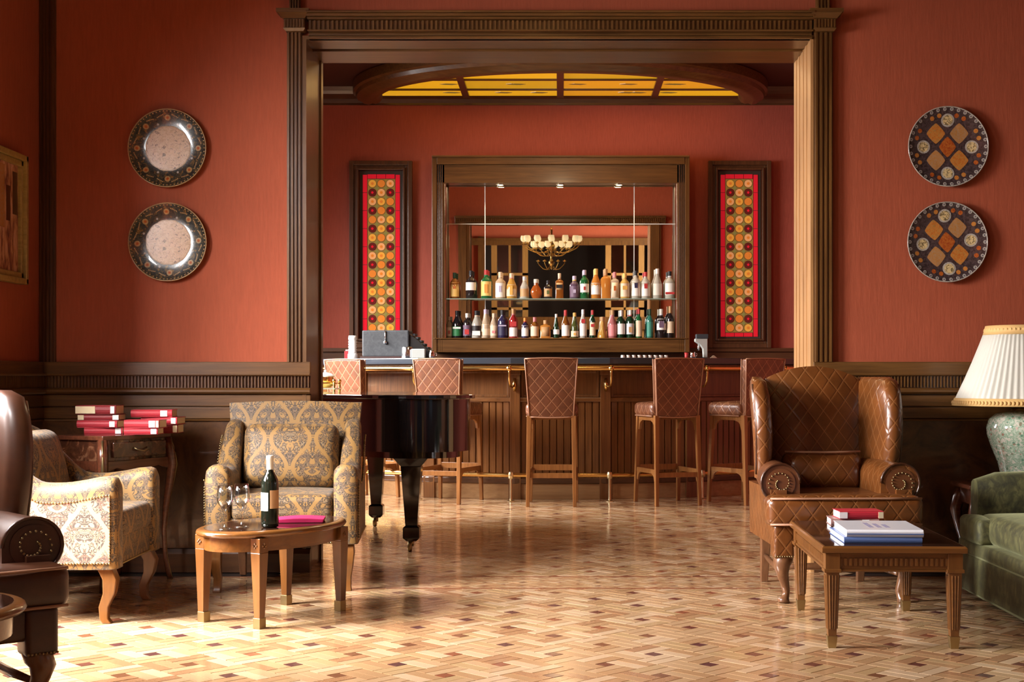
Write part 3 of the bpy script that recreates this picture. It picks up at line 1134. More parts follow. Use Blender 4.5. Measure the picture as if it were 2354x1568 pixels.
# ------------------------------------------------------------------ stained glass windows in the back wall
def frame_rect(mb, x0, x1, z0, z1, wd, ya, yb):
    mb.box(x0, x0 + wd, ya, yb, z0, z1); mb.box(x1 - wd, x1, ya, yb, z0, z1)
    mb.box(x0 + wd, x1 - wd, ya, yb, z1 - wd, z1); mb.box(x0 + wd, x1 - wd, ya, yb, z0, z0 + wd)


for wi, xc in enumerate((-1.885, 1.885)):
    off = -.02 if wi == 0 else .02
    f = MB()
    x0, x1, z0, z1 = xc - .33, xc + .33, 1.37, 3.335
    frame_rect(f, x0, x1, z0, z1, .045, YB - .075, YB)
    frame_rect(f, x0 + .045, x1 - .045, z0 + .045, z1 - .045, .03, YB - .055, YB)
    frame_rect(f, x0 + .075, x1 - .075, z0 + .075, z1 - .075, .022, YB - .085, YB)
    win = struct(f.build('window_%d' % (5 + wi), 'dark_v', bevel=.004))
    gx0, gx1 = xc - .225, xc + .225
    gz0, gz1 = 1.47, 3.235
    q = MB(); q.box(gx0, gx1, YB - .012, YB - .004, gz0, gz1); q.build('lead_backing', 'lead', win)
    ix0, ix1 = xc - .185 - off * .3, xc + .185 - off * .3
    hgt = 3.185
    # red border panes
    rr = random.Random(wi)
    nz = 9
    bw0, bw1 = xc - .205, xc + .205
    cx = xc
    pw = .145 * 1.0
    X0, X1 = cx - .195, cx + .195
    for sx in (0, 1):
        a, b = ((X0, X0 + .045), (X1 - .045, X1))[sx]
        for i in range(nz):
            za = 1.49 + i * (3.20 - 1.49) / nz; zb = za + (3.20 - 1.49) / nz - .005
            pn = MB(); pn.box(a, b, YB - .018, YB - .010, za, zb)
            pn.build('border_pane', 'pane_red', win)
    for i in range(3):
        a = X0 + .05 + i * (X1 - X0 - .10) / 3
        for (za, zb) in ((3.155, 3.20), (1.49, 1.53)):
            pn = MB(); pn.box(a, a + (X1 - X0 - .10) / 3 - .005, YB - .018, YB - .010, za, zb)
            pn.build('border_pane', 'pane_red', win)
    gm = MB(); gm.box(X0 + .05, X1 - .05, YB - .014, YB - .010, 1.535, 3.15); gm.build('olive_ground', 'pane_olive', win)
    nrow = 17
    for r_ in range(nrow):
        for c_ in range(3):
            z = 3.15 - (r_ + .5) * (3.15 - 1.535) / nrow
            x = cx + (c_ - 1) * .094
            dm = MB()
            rad = .0405
            dark = (r_ % 2 == 1 and c_ != 1)
            outer, inner = ('pane_maroon', 'pane_maroon') if dark else (('pane_amber', 'pane_orange', 'pane_peach')[(r_ + c_) % 3], 'pane_orange')
            n = 14
            for (rd, y, mi) in ((rad + .004, YB - .016, 2), (rad, YB - .019, 0), (rad * .38, YB - .021, 1)):
                dm.mat = mi
                dm.prism([(x + rd * cos(2 * pi * t / n), z + rd * sin(2 * pi * t / n)) for t in range(n)], y, YB - .012, 'y')
            if dark:
                dm.mat = 3
                dm.prism([(x + rad * .33 * cos(2 * pi * t / n), z + rad * .33 * sin(2 * pi * t / n)) for t in range(n)], YB - .0225, YB - .012, 'y')
            dm.build('roundel', [outer, inner, 'lead', 'pane_red'], win)
    dia = MB(); 
    for r_ in range(nrow + 1):
        for c_ in range(4):
            z = 3.15 - r_ * (3.15 - 1.535) / nrow
            x = cx + (c_ - 1.5) * .094
            if 0 < r_ < nrow and 0 < c_ < 3:
                dia.prism([(x - .018, z), (x, z - .018), (x + .018, z), (x, z + .018)], YB - .018, YB - .013, 'y')
    dia.build('leaf_diamond', 'pane_green', win, kind='stuff')
# ================================================================== FURNITURE OF THE LOUNGE
def arc(cx, cy, r, a0, a1, n):
    return [(cx + r * cos(a0 + (a1 - a0) * i / n), cy + r * sin(a0 + (a1 - a0) * i / n)) for i in range(n + 1)]


def cabriole(mb, x, y, h, sx, sy, top=.034, pad=.024, knee=.03):
    """S-curved leg; sx, sy = outward direction"""
    L = hypot(sx, sy); sx /= L; sy /= L
    pts, rr = [], []
    for t, off, r in ((0, -.004, top), (.12, .012, top * 1.12), (.25, knee * .75, top * 1.0), (.42, knee * .5, top * .72), (.6, .0, top * .52),
                      (.78, -knee * .35, top * .43), (.9, -knee * .1, top * .46), (.96, knee * .25, pad), (1.0, knee * .3, pad * .85)):
        pts.append((x + sx * off, y + sy * off, h * (1 - t)))
        rr.append(r)
    mb.smooth = True
    mb.tube(pts, rr, 10)
    mb.smooth = False


def make_wingchair(label, group=None, leather_q='leather_quilt', leather_p='leather_plain'):
    t = thing('wing_chair', label, 'armchair', group=group)
    # seat cushion, T shaped
    m = MB()
    m.rbox((0, -.02, .435), (.50, .62, .13), .035, 5, (0, 0, .012))
    m.rbox((0, -.29, .430), (.735, .17, .145), .04, 6, (0, 0.01, .006))
    m.build('seat_cushion', leather_q, t)
    m = MB()
    for z in (.372, .492):
        m.smooth = True
        m.tube([(-.355, -.37, z), (-.2, -.378, z), (0, -.382, z), (.2, -.378, z), (.355, -.37, z)], .0055, 6)
    m.build('piping', 'piping', t)
    # seat rail below
    m = MB()
    m.rbox((0, -.02, .32), (.66, .64, .12), .02, 4)
    m.build('seat_rail', leather_q, t)
    for sx in (-1, 1):
        m = MB(); m.rbox((sx * .285, -.305, .29), (.10, .10, .16), .018, 3)
        m.build('front_knee', leather_q, t)
        # outer side panel below the arm
        m = MB()
        m.slab(lambda u, v: (sx * (.330 + .004 * v), -.28 + u * .60, .265 + v * .26), lambda u, v: (sx * .26, -.28 + u * .60, .265 + v * .26), 4, 3)
        m.build('side_panel', leather_q, t)
        # scroll arm, rolled outward
        rings = []
        for k in range(9):
            y = -.255 + k * .06
            r = .092 - .0025 * k
            cx, cz = .285 - .004 * k, .555 + .003 * k
            ring = [(cx - r, .40)] + [(cx + r * cos(q), cz + r * sin(q)) for q in [radians(180) - i * radians(290) / 20 for i in range(21)]] + [(cx - .015, .40)]
            rings.append([(sx * px, y, pz) for px, pz in ring])
        m = MB(); m.smooth = True
        m.loft(rings)
        m.build('arm', leather_p if sx < 0 else leather_q, t, angle=60)
        m = MB(); m.smooth = True
        cx, cz, r = .285, .555, .092
        m.tube([(sx * (cx + r * cos(q)), -.258, cz + r * sin(q)) for q in [radians(-120) + i * radians(300) / 20 for i in range(21)]], .006, 6)
        m.build('piping', 'leather_dark', t)
        m = MB()
        for i in range(26):
            q = radians(-100) + i * radians(520) / 26
            rr = .066 - .0019 * i
            m.sphere((sx * (cx + rr * cos(q)), -.262, cz + rr * sin(q)), .0045, 6, 4)
        m.build('nailheads', 'brass_old', t, kind='stuff')
        m = MB(); m.prism([(sx * (cx + .07 * cos(q * pi / 10)), cz + .07 * sin(q * pi / 10)) for q in range(20)], -.2595, -.25, 'y')
        m.build('scroll_face', leather_p, t)
        # wing
        rings = []
        for k in range(12):
            v = k / 11
            z = .56 + v * .50
            yf = .045 - .05 * sin(v * pi * .9) + .055 * v ** 3
            yb_ = .34 + .06 * v
            xf = .315 + .015 * v
            xb_ = .25 + .03 * v
            rf_ = .040 + .008 * sin(v * pi)
            rb = .045
            if k >= 10:
                sc = (1, .86, .45)[k - 9]
                yf += (.0, .02, .07)[k - 9]; rf_ *= sc; rb *= sc
                z = (.0, 1.035, 1.058)[k - 9]
            ring = []
            n = 8
            d = atan2(yb_ - yf, xb_ - xf)
            for i in range(n + 1):
                q = d + pi / 2 + pi * i / n
                ring.append((sx * (xf + rf_ * cos(q)), yf + rf_ * sin(q), z))
            for i in range(n + 1):
                q = d - pi / 2 + pi * i / n
                ring.append((sx * (xb_ + rb * cos(q)), yb_ + rb * sin(q), z))
            rings.append(ring)
        m = MB(); m.smooth = True
        m.loft(rings)
        m.build('wing', leather_q, t, angle=70)
        m = MB(); m.smooth = True
        m.tube([(sx * (.352 + .012 * v), .02 - .05 * sin(v * pi * .9) + .05 * v ** 3, .58 + v * .44) for v in [i / 10 for i in range(11)]], .006, 6)
        m.build('piping', 'leather_dark', t)

    def top(u):
        return 1.035 + .078 * sin(pi * u) ** .8

    def F(u, v):
        z = .40 + (top(u) - .40) * v
        lean = .13 * v
        bul = .05 * sin(pi * u) ** .7 * (0.4 + .6 * sin(pi * min(1, v * 1.0)) ** .6)
        if v > .93:
            bul *= .6
        ww = .235 + .03 * v
        return ((u - .5) * 2 * ww, .235 + lean - bul, z)

    def B(u, v):
        z = .40 + (top(u) - .02 - .40) * v
        return ((u - .5) * 2 * .27, .36 + .12 * v, z)
    m = MB(); m.smooth = True
    m.slab(F, B, 16, 16)
    m.build('backrest', leather_q, t, angle=75)
    m = MB()
    m.rbox((0, .155, .585), (.40, .12, .20), .055, 5, (0, .03, .0))
    m.build('lumbar_cushion', leather_q, t)
    m = MB(); m.smooth = True
    m.tube([(-.19, .12, .685), (-.1, .10, .683), (0, .095, .682), (.1, .10, .683), (.19, .12, .685)], .0055, 6)
    m.build('piping', 'piping', t)
    # legs
    for sx in (-1, 1):
        m = MB(); cabriole(m, sx * .275, -.305, .235, sx, -1, .040, .030, .036)
        m.build('leg', 'chair_leg', t)
        m = MB()
        m.tbox((sx * .25, .36, 0), (.018, .018), (sx * .25, .31, .28), (.026, .026))
        m.build('leg', 'chair_leg', t, bevel=.004)
        m = MB(); m.smooth = True
        m.tube([(sx * .265, -.28, .13), (sx * .26, -.1, .125), (sx * .255, .1, .13), (sx * .25, .33, .14)], [.012, .016, .015, .011], 8)
        m.build('stretcher', 'chair_leg', t)
        m = MB()
        for i in range(9):
            m.sphere((sx * (.24 + i * .011), -.358, .222), .004, 6, 4)
        m.build('nailheads', 'brass_old', t, kind='stuff')
    m = MB(); m.smooth = True
    m.tube([(-.26, 0, .127), (-.12, 0, .127), (0, 0, .127), (.12, 0, .127), (.26, 0, .127)], [.011, .016, .02, .016, .011], 8)
    m.build('stretcher', 'chair_leg', t)
    return t


wc = make_wingchair('brown quilted leather wing chair standing behind the square coffee table on the right', 'leather wing chairs')
wc.location = (1.315, 6.73, 0)
wc.rotation_euler = (0, 0, radians(2))
w2 = make_wingchair('dark brown leather wing chair cut off by the left edge, its scroll arm showing', 'leather wing chairs', 'leather_aged', 'leather_aged')
w2.location = (-2.02, 4.27, 0)
w2.rotation_euler = (0, 0, radians(39))
w2.scale = (1.0, 1.0, .955)


# ------------------------------------------------------------------ floral armchairs
def make_armchair(label, fab, sidefab, group):
    t = thing('floral_armchair', label, 'armchair', group=group)
    # arms: upholstered panels scooping up to the back
    for sx in (-1, 1):
        def topz(u):
            a = .615 + .022 * cos(u * 2.2 * pi) * (1 - u)
            if u > .5:
                q = (u - .5) / .5
                a += .22 * q * q * (3 - 2 * q)
            return a
        rings = []
        n = 22
        for k in range(n + 1):
            u = k / n
            y = -.36 + .62 * u
            zt = topz(u)
            wo = .060 - .018 * max(0, (u - .5) * 2)
            if k == 0:
                zt -= .035; wo *= .78
            elif k == 1:
                y = -.35; zt -= .010; wo *= .94
            elif k == 2:
                y = -.332
            cx = .310 + .0 * u
            zb = .235
            ring = [(cx - wo, zb), (cx + wo, zb)]
            ring += [(cx + wo, zt - wo * .95 + 0.0)]
            for i in range(1, 8):
                q = pi * i / 8
                ring.append((cx + wo * cos(q), zt - wo * .9 + wo * .9 * sin(q)))
            ring += [(cx - wo, zt - wo * .95)]
            rings.append([(sx * a, y, b) for a, b in ring])
        m = MB(); m.smooth = True
        m.loft(rings)
        m.build('arm', fab, t, angle=50)
        # flat outer panel with nail trim
        m = MB()
        y0, y1 = -.335, .23
        nn = 12
        pts = [(y0, .262), (y1, .262)] + [(y1 - (y1 - y0) * i / nn, topz((y1 - (y1 - y0) * i / nn + .36) / .62) - .085) for i in range(nn + 1)]
        m.prism(pts, sx * .368, sx * .3745, 'x')
        m.build('side_panel', sidefab, t)
        m = MB()
        for i in range(46):
            y = y0 + (y1 - y0) * i / 45
            m.sphere((sx * .376, y, topz((y + .36) / .62) - .083), .0045, 6, 4)
            m.sphere((sx * .376, y, .262), .0045, 6, 4)
        for i in range(20):
            m.sphere((sx * .374, y0, .275 + i * .0128), .0045, 6, 4)
        m.build('nailheads', 'brass_old', t, kind='stuff')
    m = MB(); m.rbox((0, -.05, .30), (.53, .58, .13), .012, 4)
    m.build('seat_rail', fab, t)
    m = MB(); m.rbox((0, -.065, .415), (.495, .58, .125), .035, 5, (0, .0, .012))
    m.build('seat_cushion', fab, t)
    m = MB()
    for i in range(42):
        m.sphere((-.25 + i * .0122, -.342, .242), .0045, 6, 4)
    m.build('nailheads', 'brass_old', t, kind='stuff')

    def F(u, v):
        w_ = .295 + .055 * v
        return ((u - .5) * 2 * w_, .17 + .13 * v - .03 * sin(pi * u) ** .5, .30 + .63 * v - .012 * (2 * u - 1) ** 2 * v)

    def B(u, v):
        w_ = .295 + .055 * v
        return ((u - .5) * 2 * w_, .26 + .12 * v, .30 + .62 * v)
    m = MB(); m.smooth = True
    m.slab(F, B, 12, 10)
    m.build('backrest', fab, t, angle=50)
    m = MB()
    m.rbox((0, 0, 0), (.49, .14, .34), .06, 6, (0, .03, 0))
    o = m.build('back_cushion', fab, t)
    o.location = (0, .11, .645)
    o.rotation_euler = (radians(-14), 0, 0)
    for sx in (-1, 1):
        m = MB()
        x, y = sx * .315, -.30
        pts = [(x, y, .245), (x + sx * .008, y - .028, .19), (x + sx * .006, y - .022, .13), (x, y + .004, .07), (x + sx * .002, y + .002, .02), (x + sx * .004, y - .012, 0)]
        rings = []
        for (p, h) in zip(pts, (.032, .030, .025, .020, .018, .020)):
            rings.append([(p[0] - h, p[1] - h, p[2]), (p[0] + h, p[1] - h, p[2]), (p[0] + h, p[1] + h, p[2]), (p[0] - h, p[1] + h, p[2])])
        m.smooth = True
        m.loft(rings)
        m.build('leg', 'table_v', t, angle=50, bevel=.004)
        m = MB(); m.tbox((sx * .275, .29, 0), (.017, .017), (sx * .27, .20, .27), (.026, .026))
        m.build('leg', 'chair_leg', t, bevel=.004)
    return t


ac = make_armchair('gold and grey floral armchair facing us behind the oval coffee table', 'damask', 'damask', 'floral armchairs')
ac.location = (-1.395, 7.06, 0)
ac.rotation_euler = (0, 0, radians(5))
a2 = make_armchair('floral armchair with studded cream side panel, at left beside the book table', 'damask', 'damask_side', 'floral armchairs')
a2.location = (-2.265, 6.19, 0)
a2.rotation_euler = (0, 0, radians(92))


# ------------------------------------------------------------------ oval coffee table
def oval(a, b, n=40, ph=0.0):
    return [(a * cos(2 * pi * i / n), b * sin(2 * pi * i / n)) for i in range(n)]


def make_oval_table(label, a, b, h, lx, ly, cat='coffee table', name='oval_table'):
    t = thing(name, label, cat)
    m = MB(); m.smooth = True
    R = []
    for (d, z) in ((.035, h - .030), (.008, h - .026), (0, h - .016), (.004, h - .006), (.014, h - .001), (.03, h)):
        R.append([(x, y, z) for x, y in oval(a - d, b - d)])
    m.loft(R)
    m.build('top_rim', 'table_h', t, angle=60)
    m = MB(); m.prism(oval(a - .034, b - .034), h - .004, h + .0012, 'z')
    m.build('glass_top', 'tabletop_dark', t)
    m = MB(); m.smooth = True
    m.loft([[(x, y, h - .030) for x, y in oval(a - .035, b - .035)], [(x, y, h - .088) for x, y in oval(a - .037, b - .037)],
            [(x, y, h - .088) for x, y in oval(a - .055, b - .055)], [(x, y, h - .030) for x, y in oval(a - .055, b - .055)]], True, (False, False))
    m.build('apron', 'table_h', t, angle=50)
    for sx in (-1, 1):
        for sy in (-1, 1):
            m = MB()
            m.tbox((sx * lx, sy * ly, h - .03), (.026, .026), (sx * lx, sy * ly, h - .092), (.026, .026))
            m.tbox((sx * lx, sy * ly, h - .092), (.026, .026), (sx * (lx + .002), sy * (ly + .002), .04), (.016, .016))
            lg = m.build('leg', 'table_v', t, bevel=.002)
            m = MB(); m.box(sx * lx - .019, sx * lx + .019, sy * ly - .019, sy * ly + .019, 0, .045)
            m.build('brass_cap', 'brass_old', lg, bevel=.001)
            m = MB()
            for (u, v) in ((1, 0), (0, 1)):
                for q in range(4):
                    ang = q * pi / 2
                    dx, dz = .008 * cos(ang), .008 * sin(ang)
                    if u:
                        m.sphere((sx * lx + sx * .027, sy * ly + dx, h - .062 + dz), .005, 6, 4)
                    else:
                        m.sphere((sx * lx + dx, sy * ly + sy * .027, h - .062 + dz), .005, 6, 4)
            m.build('rosette', 'table_h', lg)
    return t


ot = make_oval_table('oval wooden coffee table with dark top holding wine bottle and two glasses', .40, .25, .41, .262, .160)
ot.location = (-1.268, 6.06, 0)
ot.rotation_euler = (0, 0, radians(59.5))
st = make_oval_table('small round dark-topped side table cut off at the lower left corner', .29, .29, .45, .185, .185, 'side table', 'round_table')
st.location = (-1.715, 3.61, 0)
st.rotation_euler = (0, 0, radians(20))

TZ = .412
# wine bottle
b = thing('wine_bottle', 'dark wine bottle with white foil neck standing on the oval coffee table', 'bottle', (-1.246, 5.88, TZ), radians(20))
m = MB(); m.smooth = True
m.lathe([(.030, 0), (.0365, .004), (.0375, .02), (.0375, .185), (.034, .205), (.024, .225), (.0155, .24), (.0145, .262)], n=24)
m.build('glass_body', 'wine_bottle', b, angle=60)
m = MB(); m.smooth = True
m.lathe([(.0152, .245), (.0152, .29), (.0165, .292), (.0165, .302), (.0145, .307), (.004, .308)], n=20)
m.build('foil_cap', 'wine_foil', b, angle=50)
for (a0, a1, z0, z1, mt) in ((radians(170), radians(250), .072, .150, 'paper_white'), (radians(262), radians(338), .082, .160, 'label_tan')):
    m = MB(); m.smooth = True
    m.loft([[(.0381 * cos(a0 + (a1 - a0) * i / 10), .0381 * sin(a0 + (a1 - a0) * i / 10), z) for i in range(11)] for z in (z0, z1)], False, (False, False))
    m.build('paper_label', mt, b)


def make_glass():
    g = thing('wine_glass', 'empty stemmed wine glass on the oval coffee table', 'wine glass', group='wine glasses on the oval table')
    m = MB(); m.smooth = True
    out = [(.030, 0), (.031, .002), (.012, .006), (.0045, .012), (.0036, .03), (.0036, .075), (.006, .084), (.018, .094), (.029, .108), (.0345, .125), (.0335, .15), (.029, .186)]
    inn = [(.0282, .186), (.0327, .15), (.0337, .125), (.028, .109), (.017, .0955), (.004, .088)]
    m.lathe(out + inn, n=28)
    m.build('glass_bowl', 'wine_glass', g)
    return g


g1 = make_glass(); g1.location = (-1.418, 5.795, TZ)
g1['label'] = 'left and nearer of two empty wine glasses on the oval coffee table'
g2 = copy_tree(g1); g2.location = (-1.368, 5.885, TZ)
g2['label'] = 'right-hand empty wine glass, the one nearer the wine bottle'
m = MB()
m.slab(lambda u, v: (-.105 + .21 * u, -.07 + .14 * v, .016 + .006 * sin(u * 3)), lambda u, v: (-.10 + .20 * u, -.065 + .13 * v, 0), 6, 3)
o = m.build('menu_folder', 'crimson', bevel=.003, loc=(-1.155, 6.11, TZ))
o.rotation_euler = (0, 0, radians(6))
tag(o, 'crimson folder lying on the oval coffee table right of the wine bottle', 'folder')

# ------------------------------------------------------------------ square coffee table on the right
t = thing('coffee_table', 'rectangular wooden coffee table with fluted legs and dark top, on the right', 'coffee table', (1.31, 5.77, 0), radians(-2))
m = MB(); a, b_ = .280, .475
m.loft([[(-a + d, -b_ + d, z), (a - d, -b_ + d, z), (a - d, b_ - d, z), (-a + d, b_ - d, z)] for d, z in ((.018, .370), (.0, .374), (0, .392), (.006, .400))])
m.build('top_rim', 'table_h', t, bevel=.002)
m = MB(); m.box(-a + .012, a - .012, -b_ + .012, b_ - .012, .398, .4012)
m.build('glass_top', 'tabletop_dark', t)
m = MB()
for s_ in (-1, 1):
    m.box(-.24, .24, s_ * (b_ - .035) - .010, s_ * (b_ - .035) + .010, .308, .370)
    m.box(s_ * (a - .035) - .010, s_ * (a - .035) + .010, -b_ + .04, b_ - .04, .308, .370)
    m.box(-.25, .25, s_ * (b_ - .030) - .012, s_ * (b_ - .030) + .012, .300, .308)
    m.box(s_ * (a - .030) - .012, s_ * (a - .030) + .012, -b_ + .03, b_ - .03, .300, .308)
ap = m.build('apron', 'table_h', t, bevel=.001)
m = MB()
for i in range(22):
    x = -.205 + i * .41 / 21
    for s_ in (-1, 1):
        m.box(x - .0055, x + .0055, s_ * (b_ - .0225) - .003, s_ * (b_ - .0225) + .003, .322, .352)
for i in range(40):
    y = -.40 + i * .80 / 39
    for s_ in (-1, 1):
        m.box(s_ * (a - .0225) - .003, s_ * (a - .0225) + .003, y - .0055, y + .0055, .322, .352)
m.build('fluting', 'table_v', ap, kind='stuff', bevel=.001)
for sx in (-1, 1):
    for sy in (-1, 1):
        x, y = sx * .236, sy * (b_ - .044)
        m = MB()
        m.box(x - .029, x + .029, y - .029, y + .029, .308, .371)
        m.box(x - .034, x + .034, y - .034, y + .034, .296, .310)
        m.tbox((x, y, .296), (.026, .026), (x, y, .045), (.0165, .0165))
        lg = m.build('leg', 'table_v', t, bevel=.002)
        m = MB()
        for d in (-.012, 0, .012):
            for (ux, uy, ox, oy) in ((1, 0, 0, -1), (1, 0, 0, 1), (0, 1, -1, 0), (0, 1, 1, 0)):
                p0 = Vector((x + ux * d + ox * .0265, y + uy * d + oy * .0265, .285))
                p1 = Vector((x + ux * d * .66 + ox * .0185, y + uy * d * .66 + oy * .0185, .075))
                m.tube([p0, p1], .0036, 5)
        m.build('reeding', 'table_h', lg, kind='stuff')
        m = MB(); m.tbox((x, y, .048), (.020, .020), (x, y, 0), (.015, .015))
        m.build('brass_cap', 'brass_old', lg, bevel=.001)


def book(label, size, loc, rz, cover, pages='paper', tags=(), group=None, spine_front=True, cat='book', name='book'):
    """closed book lying flat; spine on the -y side"""
    w_, d_, h_ = size
    t = thing(name, label, cat, loc, rz, group)
    m = MB()
    m.box(-w_ / 2, w_ / 2, -d_ / 2, d_ / 2, 0, .0028); m.box(-w_ / 2, w_ / 2, -d_ / 2, d_ / 2, h_ - .0028, h_)
    n = 6
    sp = [(-d_ / 2 + .003, 0), (-d_ / 2 - .0035, h_ * .2), (-d_ / 2 - .005, h_ * .5), (-d_ / 2 - .0035, h_ * .8), (-d_ / 2 + .003, h_), (-d_ / 2 + .006, h_ * .8), (-d_ / 2 + .006, h_ * .2)]
    m.prism(sp, -w_ / 2, w_ / 2, 'x')
    m.build('cover', cover, t, bevel=.001)
    m = MB(); m.box(-w_ / 2 + .004, w_ / 2 - .004, -d_ / 2 + .005, d_ / 2 - .004, .003, h_ - .003)
    m.build('pages', pages, t)
    for (u, wd, mt) in tags:
        m = MB()
        x = -w_ / 2 + u * w_
        m.box(x - wd / 2, x + wd / 2, -d_ / 2 - .0062, -d_ / 2 - .003, h_ * .10, h_ * .90)
        m.build('spine_label', mt, t)
    return t


CT = .4015
G = 'books on the coffee table'
book('thick white-covered book at the bottom of the coffee table stack', (.305, .36, .024), (1.275, 5.565, CT), radians(-2), 'cover_blue', 'paper_white', group=G, name='large_book')
bt = thing('large_book', 'white art book with purple lettering on top of the coffee table stack', 'book', (1.285, 5.56, CT + .0245), radians(-3), G)
m = MB(); m.box(-.15, .15, -.175, .175, .0, .003); m.box(-.15, .15, -.175, .175, .026, .029)
m.prism([(-.175, 0), (-.181, .008), (-.181, .021), (-.175, .029), (-.171, .02), (-.171, .008)], -.15, .15, 'x')
m.build('cover', 'cover_white', bt, bevel=.0012)
m = MB(); m.box(-.146, .146, -.171, .171, .003, .026); m.build('pages', 'paper_white', bt)
m = MB(); m.box(-.148, .15, -.1822, -.181, .010, .015); m.build('spine_stripe', 'cover_blue', bt)
m = MB(); rl = random.Random(11)
for c_ in range(3):
    x = -.045 + c_ * .032
    y = -.095
    while y < .085 - .03 * c_:
        L = rl.uniform(.006, .013)
        # upright glyph-like strokes of the rotated title
        m.box(x, x + .003, y, y + L * .9, .0288, .0296)
        m.box(x + .014, x + .017, y, y + L * .9 * rl.choice((0.5, 1)), .0288, .0296)
        m.box(x, x + .017, y + L * .35, y + L * .35 + .0025, .0288, .0296)
        y += L + .006
m.build('cover_lettering', 'ink_purple', bt)
book('mauve hardback under the red book on the coffee table', (.21, .15, .030), (1.300, 6.10, CT), radians(-3), 'mauve_cover', 'paper_white', [(.72, .03, 'paper_white')], G)
book('small red hardback topmost at the back of the coffee table', (.195, .14, .034), (1.322, 6.09, CT + .0305), radians(2), 'red_cloth', 'paper_white', [(.08, .035, 'tag_white'), (.93, .022, 'paper')], G)
book('blue and white magazine between the large white book and the mauve book', (.24, .12, .014), (1.315, 5.90, CT), radians(-4), 'cover_blue', 'paper_white', [], G, name='magazine', cat='magazine')

# ------------------------------------------------------------------ corner table with red books
ang = atan2(.45, .21)
ch = thing('corner_table', 'dark carved side table with brass-edged legs in the left corner, stacked with red books', 'side table', (-2.255, 6.75, 0), ang)
# local: front face along +x from the near corner, depth towards +y
W_, D_ = .50, .36
m = MB()
pts = []
for i in range(13):
    u = i / 12
    pts.append((u * W_, -.012 * sin(2 * pi * u) - .010 * sin(pi * u)))
pts += [(W_, D_), (0, D_)]
m.prism(pts, .742, .765, 'z')
m.build('table_top', 'mahogany', ch, bevel=.004)
m = MB(); m.prism([(x * .94 + .015, y * .94 + .008) for x, y in pts], .640, .742, 'z')
bd = m.build('drawer_case', 'marquetry', ch)
m = MB(); m.box(.06, W_ - .06, -.016, 0.01, .655, .730)
dr = m.build('drawer', 'marquetry', ch, bevel=.003)
m = MB(); m.smooth = True
m.tube([(.20, -.018, .70), (.21, -.034, .690), (.25, -.040, .682), (.29, -.034, .690), (.30, -.018, .70)], .004, 6)
m.build('handle', 'brass_old', dr)
m = MB()
ap = [(0.02, .640), (0.02, .58), (.10, .600), (.17, .585), (.25, .560), (.33, .585), (.40, .600), (W_ - .02, .58), (W_ - .02, .640)]
m.prism(ap, .0, .016, 'y')
m.build('shaped_apron', 'mahogany', ch, bevel=.004)
m = MB()
ap = [(.02, .640), (.02, .57), (.10, .595), (.18, .575), (.27, .595), (D_ - .02, .57), (D_ - .02, .640)]
m.prism(ap, .012, .026, 'x')
m.build('shaped_apron', 'mahogany', ch, bevel=.004)
for (x, y, sx, sy) in ((.02, .02, -1, -1), (W_ - .02, .02, 1, -1), (.02, D_ - .02, -1, 1), (W_ - .02, D_ - .02, 1, 1)):
    m = MB(); m.smooth = True
    L = sqrt(2)
    P_ = [(0, .74, .026), (.022, .66, .028), (.030, .60, .027), (.018, .5, .022), (.0, .38, .017), (-.010, .25, .013), (-.004, .12, .011), (.012, .03, .013), (.020, 0, .014)]
    m.tube([(x + sx * o_ / L, y + sy * o_ / L, z) for o_, z, r_ in P_], [r_ for _, _, r_ in P_], 8)
    lg = m.build('leg', 'mahogany', ch)
    m = MB(); m.smooth = True
    m.tube([(x + sx * (o_ + r_ * .8) / L, y + sy * (o_ + r_ * .8) / L, z) for o_, z, r_ in P_], [.008, .006, .009, .006, .004, .004, .004, .006, .007], 6)
    m.build('brass_mount', 'brass_old', lg)

BT = .7655
G = 'red books on the corner table'
R90 = ang
wd = .205


def bk(label, fx, fy, z, h, w_=.205, d_=.14, rz=0.0, cov='red_cloth', tg=((.88, .028, 'tag_white'),)):
    # position given by front-face centre direction in world space (books face the camera)
    book(label, (w_, d_, h), (fx, fy, z), radians(rz), cov, 'paper', tg, G)


bk('red book at the bottom of the left stack', -2.33, 7.03, BT, .034, .19, .14, 8)
bk('slim red book second from the bottom in the left stack', -2.345, 7.02, BT + .0345, .036, .21, .14, -4)
bk('red book third up in the left stack', -2.35, 7.04, BT + .071, .030, .20, .14, 3, 'red_cloth_dark', ((.92, .03, 'tag_white'), (.05, .03, 'paper')))
bk('thick red book topmost in the left stack, its pages facing out', -2.36, 7.03, BT + .1015, .046, .205, .14, 0, 'red_cloth_dark', ((.25, .10, 'paper'), (.92, .02, 'tag_white')))
bk('red book at the bottom of the middle stack', -2.125, 7.00, BT, .032, .17, .13, 2)
bk('thick red book on top of the middle stack', -2.115, 6.995, BT + .0325, .042, .18, .13, -2, 'red_cloth', ((.80, .032, 'tag_white'), (.95, .014, 'paper')))
bk('dark red book at the bottom of the right-hand stack', -2.085, 7.17, BT, .045, .20, .14, 2, 'red_cloth_dark', ((.93, .022, 'paper'),))
bk('red book in the middle of the right-hand stack', -2.075, 7.17, BT + .0455, .038, .19, .14, -3, 'red_cloth', ((.90, .024, 'tag_white'),))
bk('red book topmost in the right-hand stack, shifted left', -2.12, 7.16, BT + .084, .038, .21, .14, 4, 'red_cloth', ((.80, .035, 'tag_white'),))

# ------------------------------------------------------------------ green sofa
sf = thing('green_sofa', 'low olive green velvet sofa at the right edge beside the coffee table', 'sofa', (1.97, 5.95, 0))
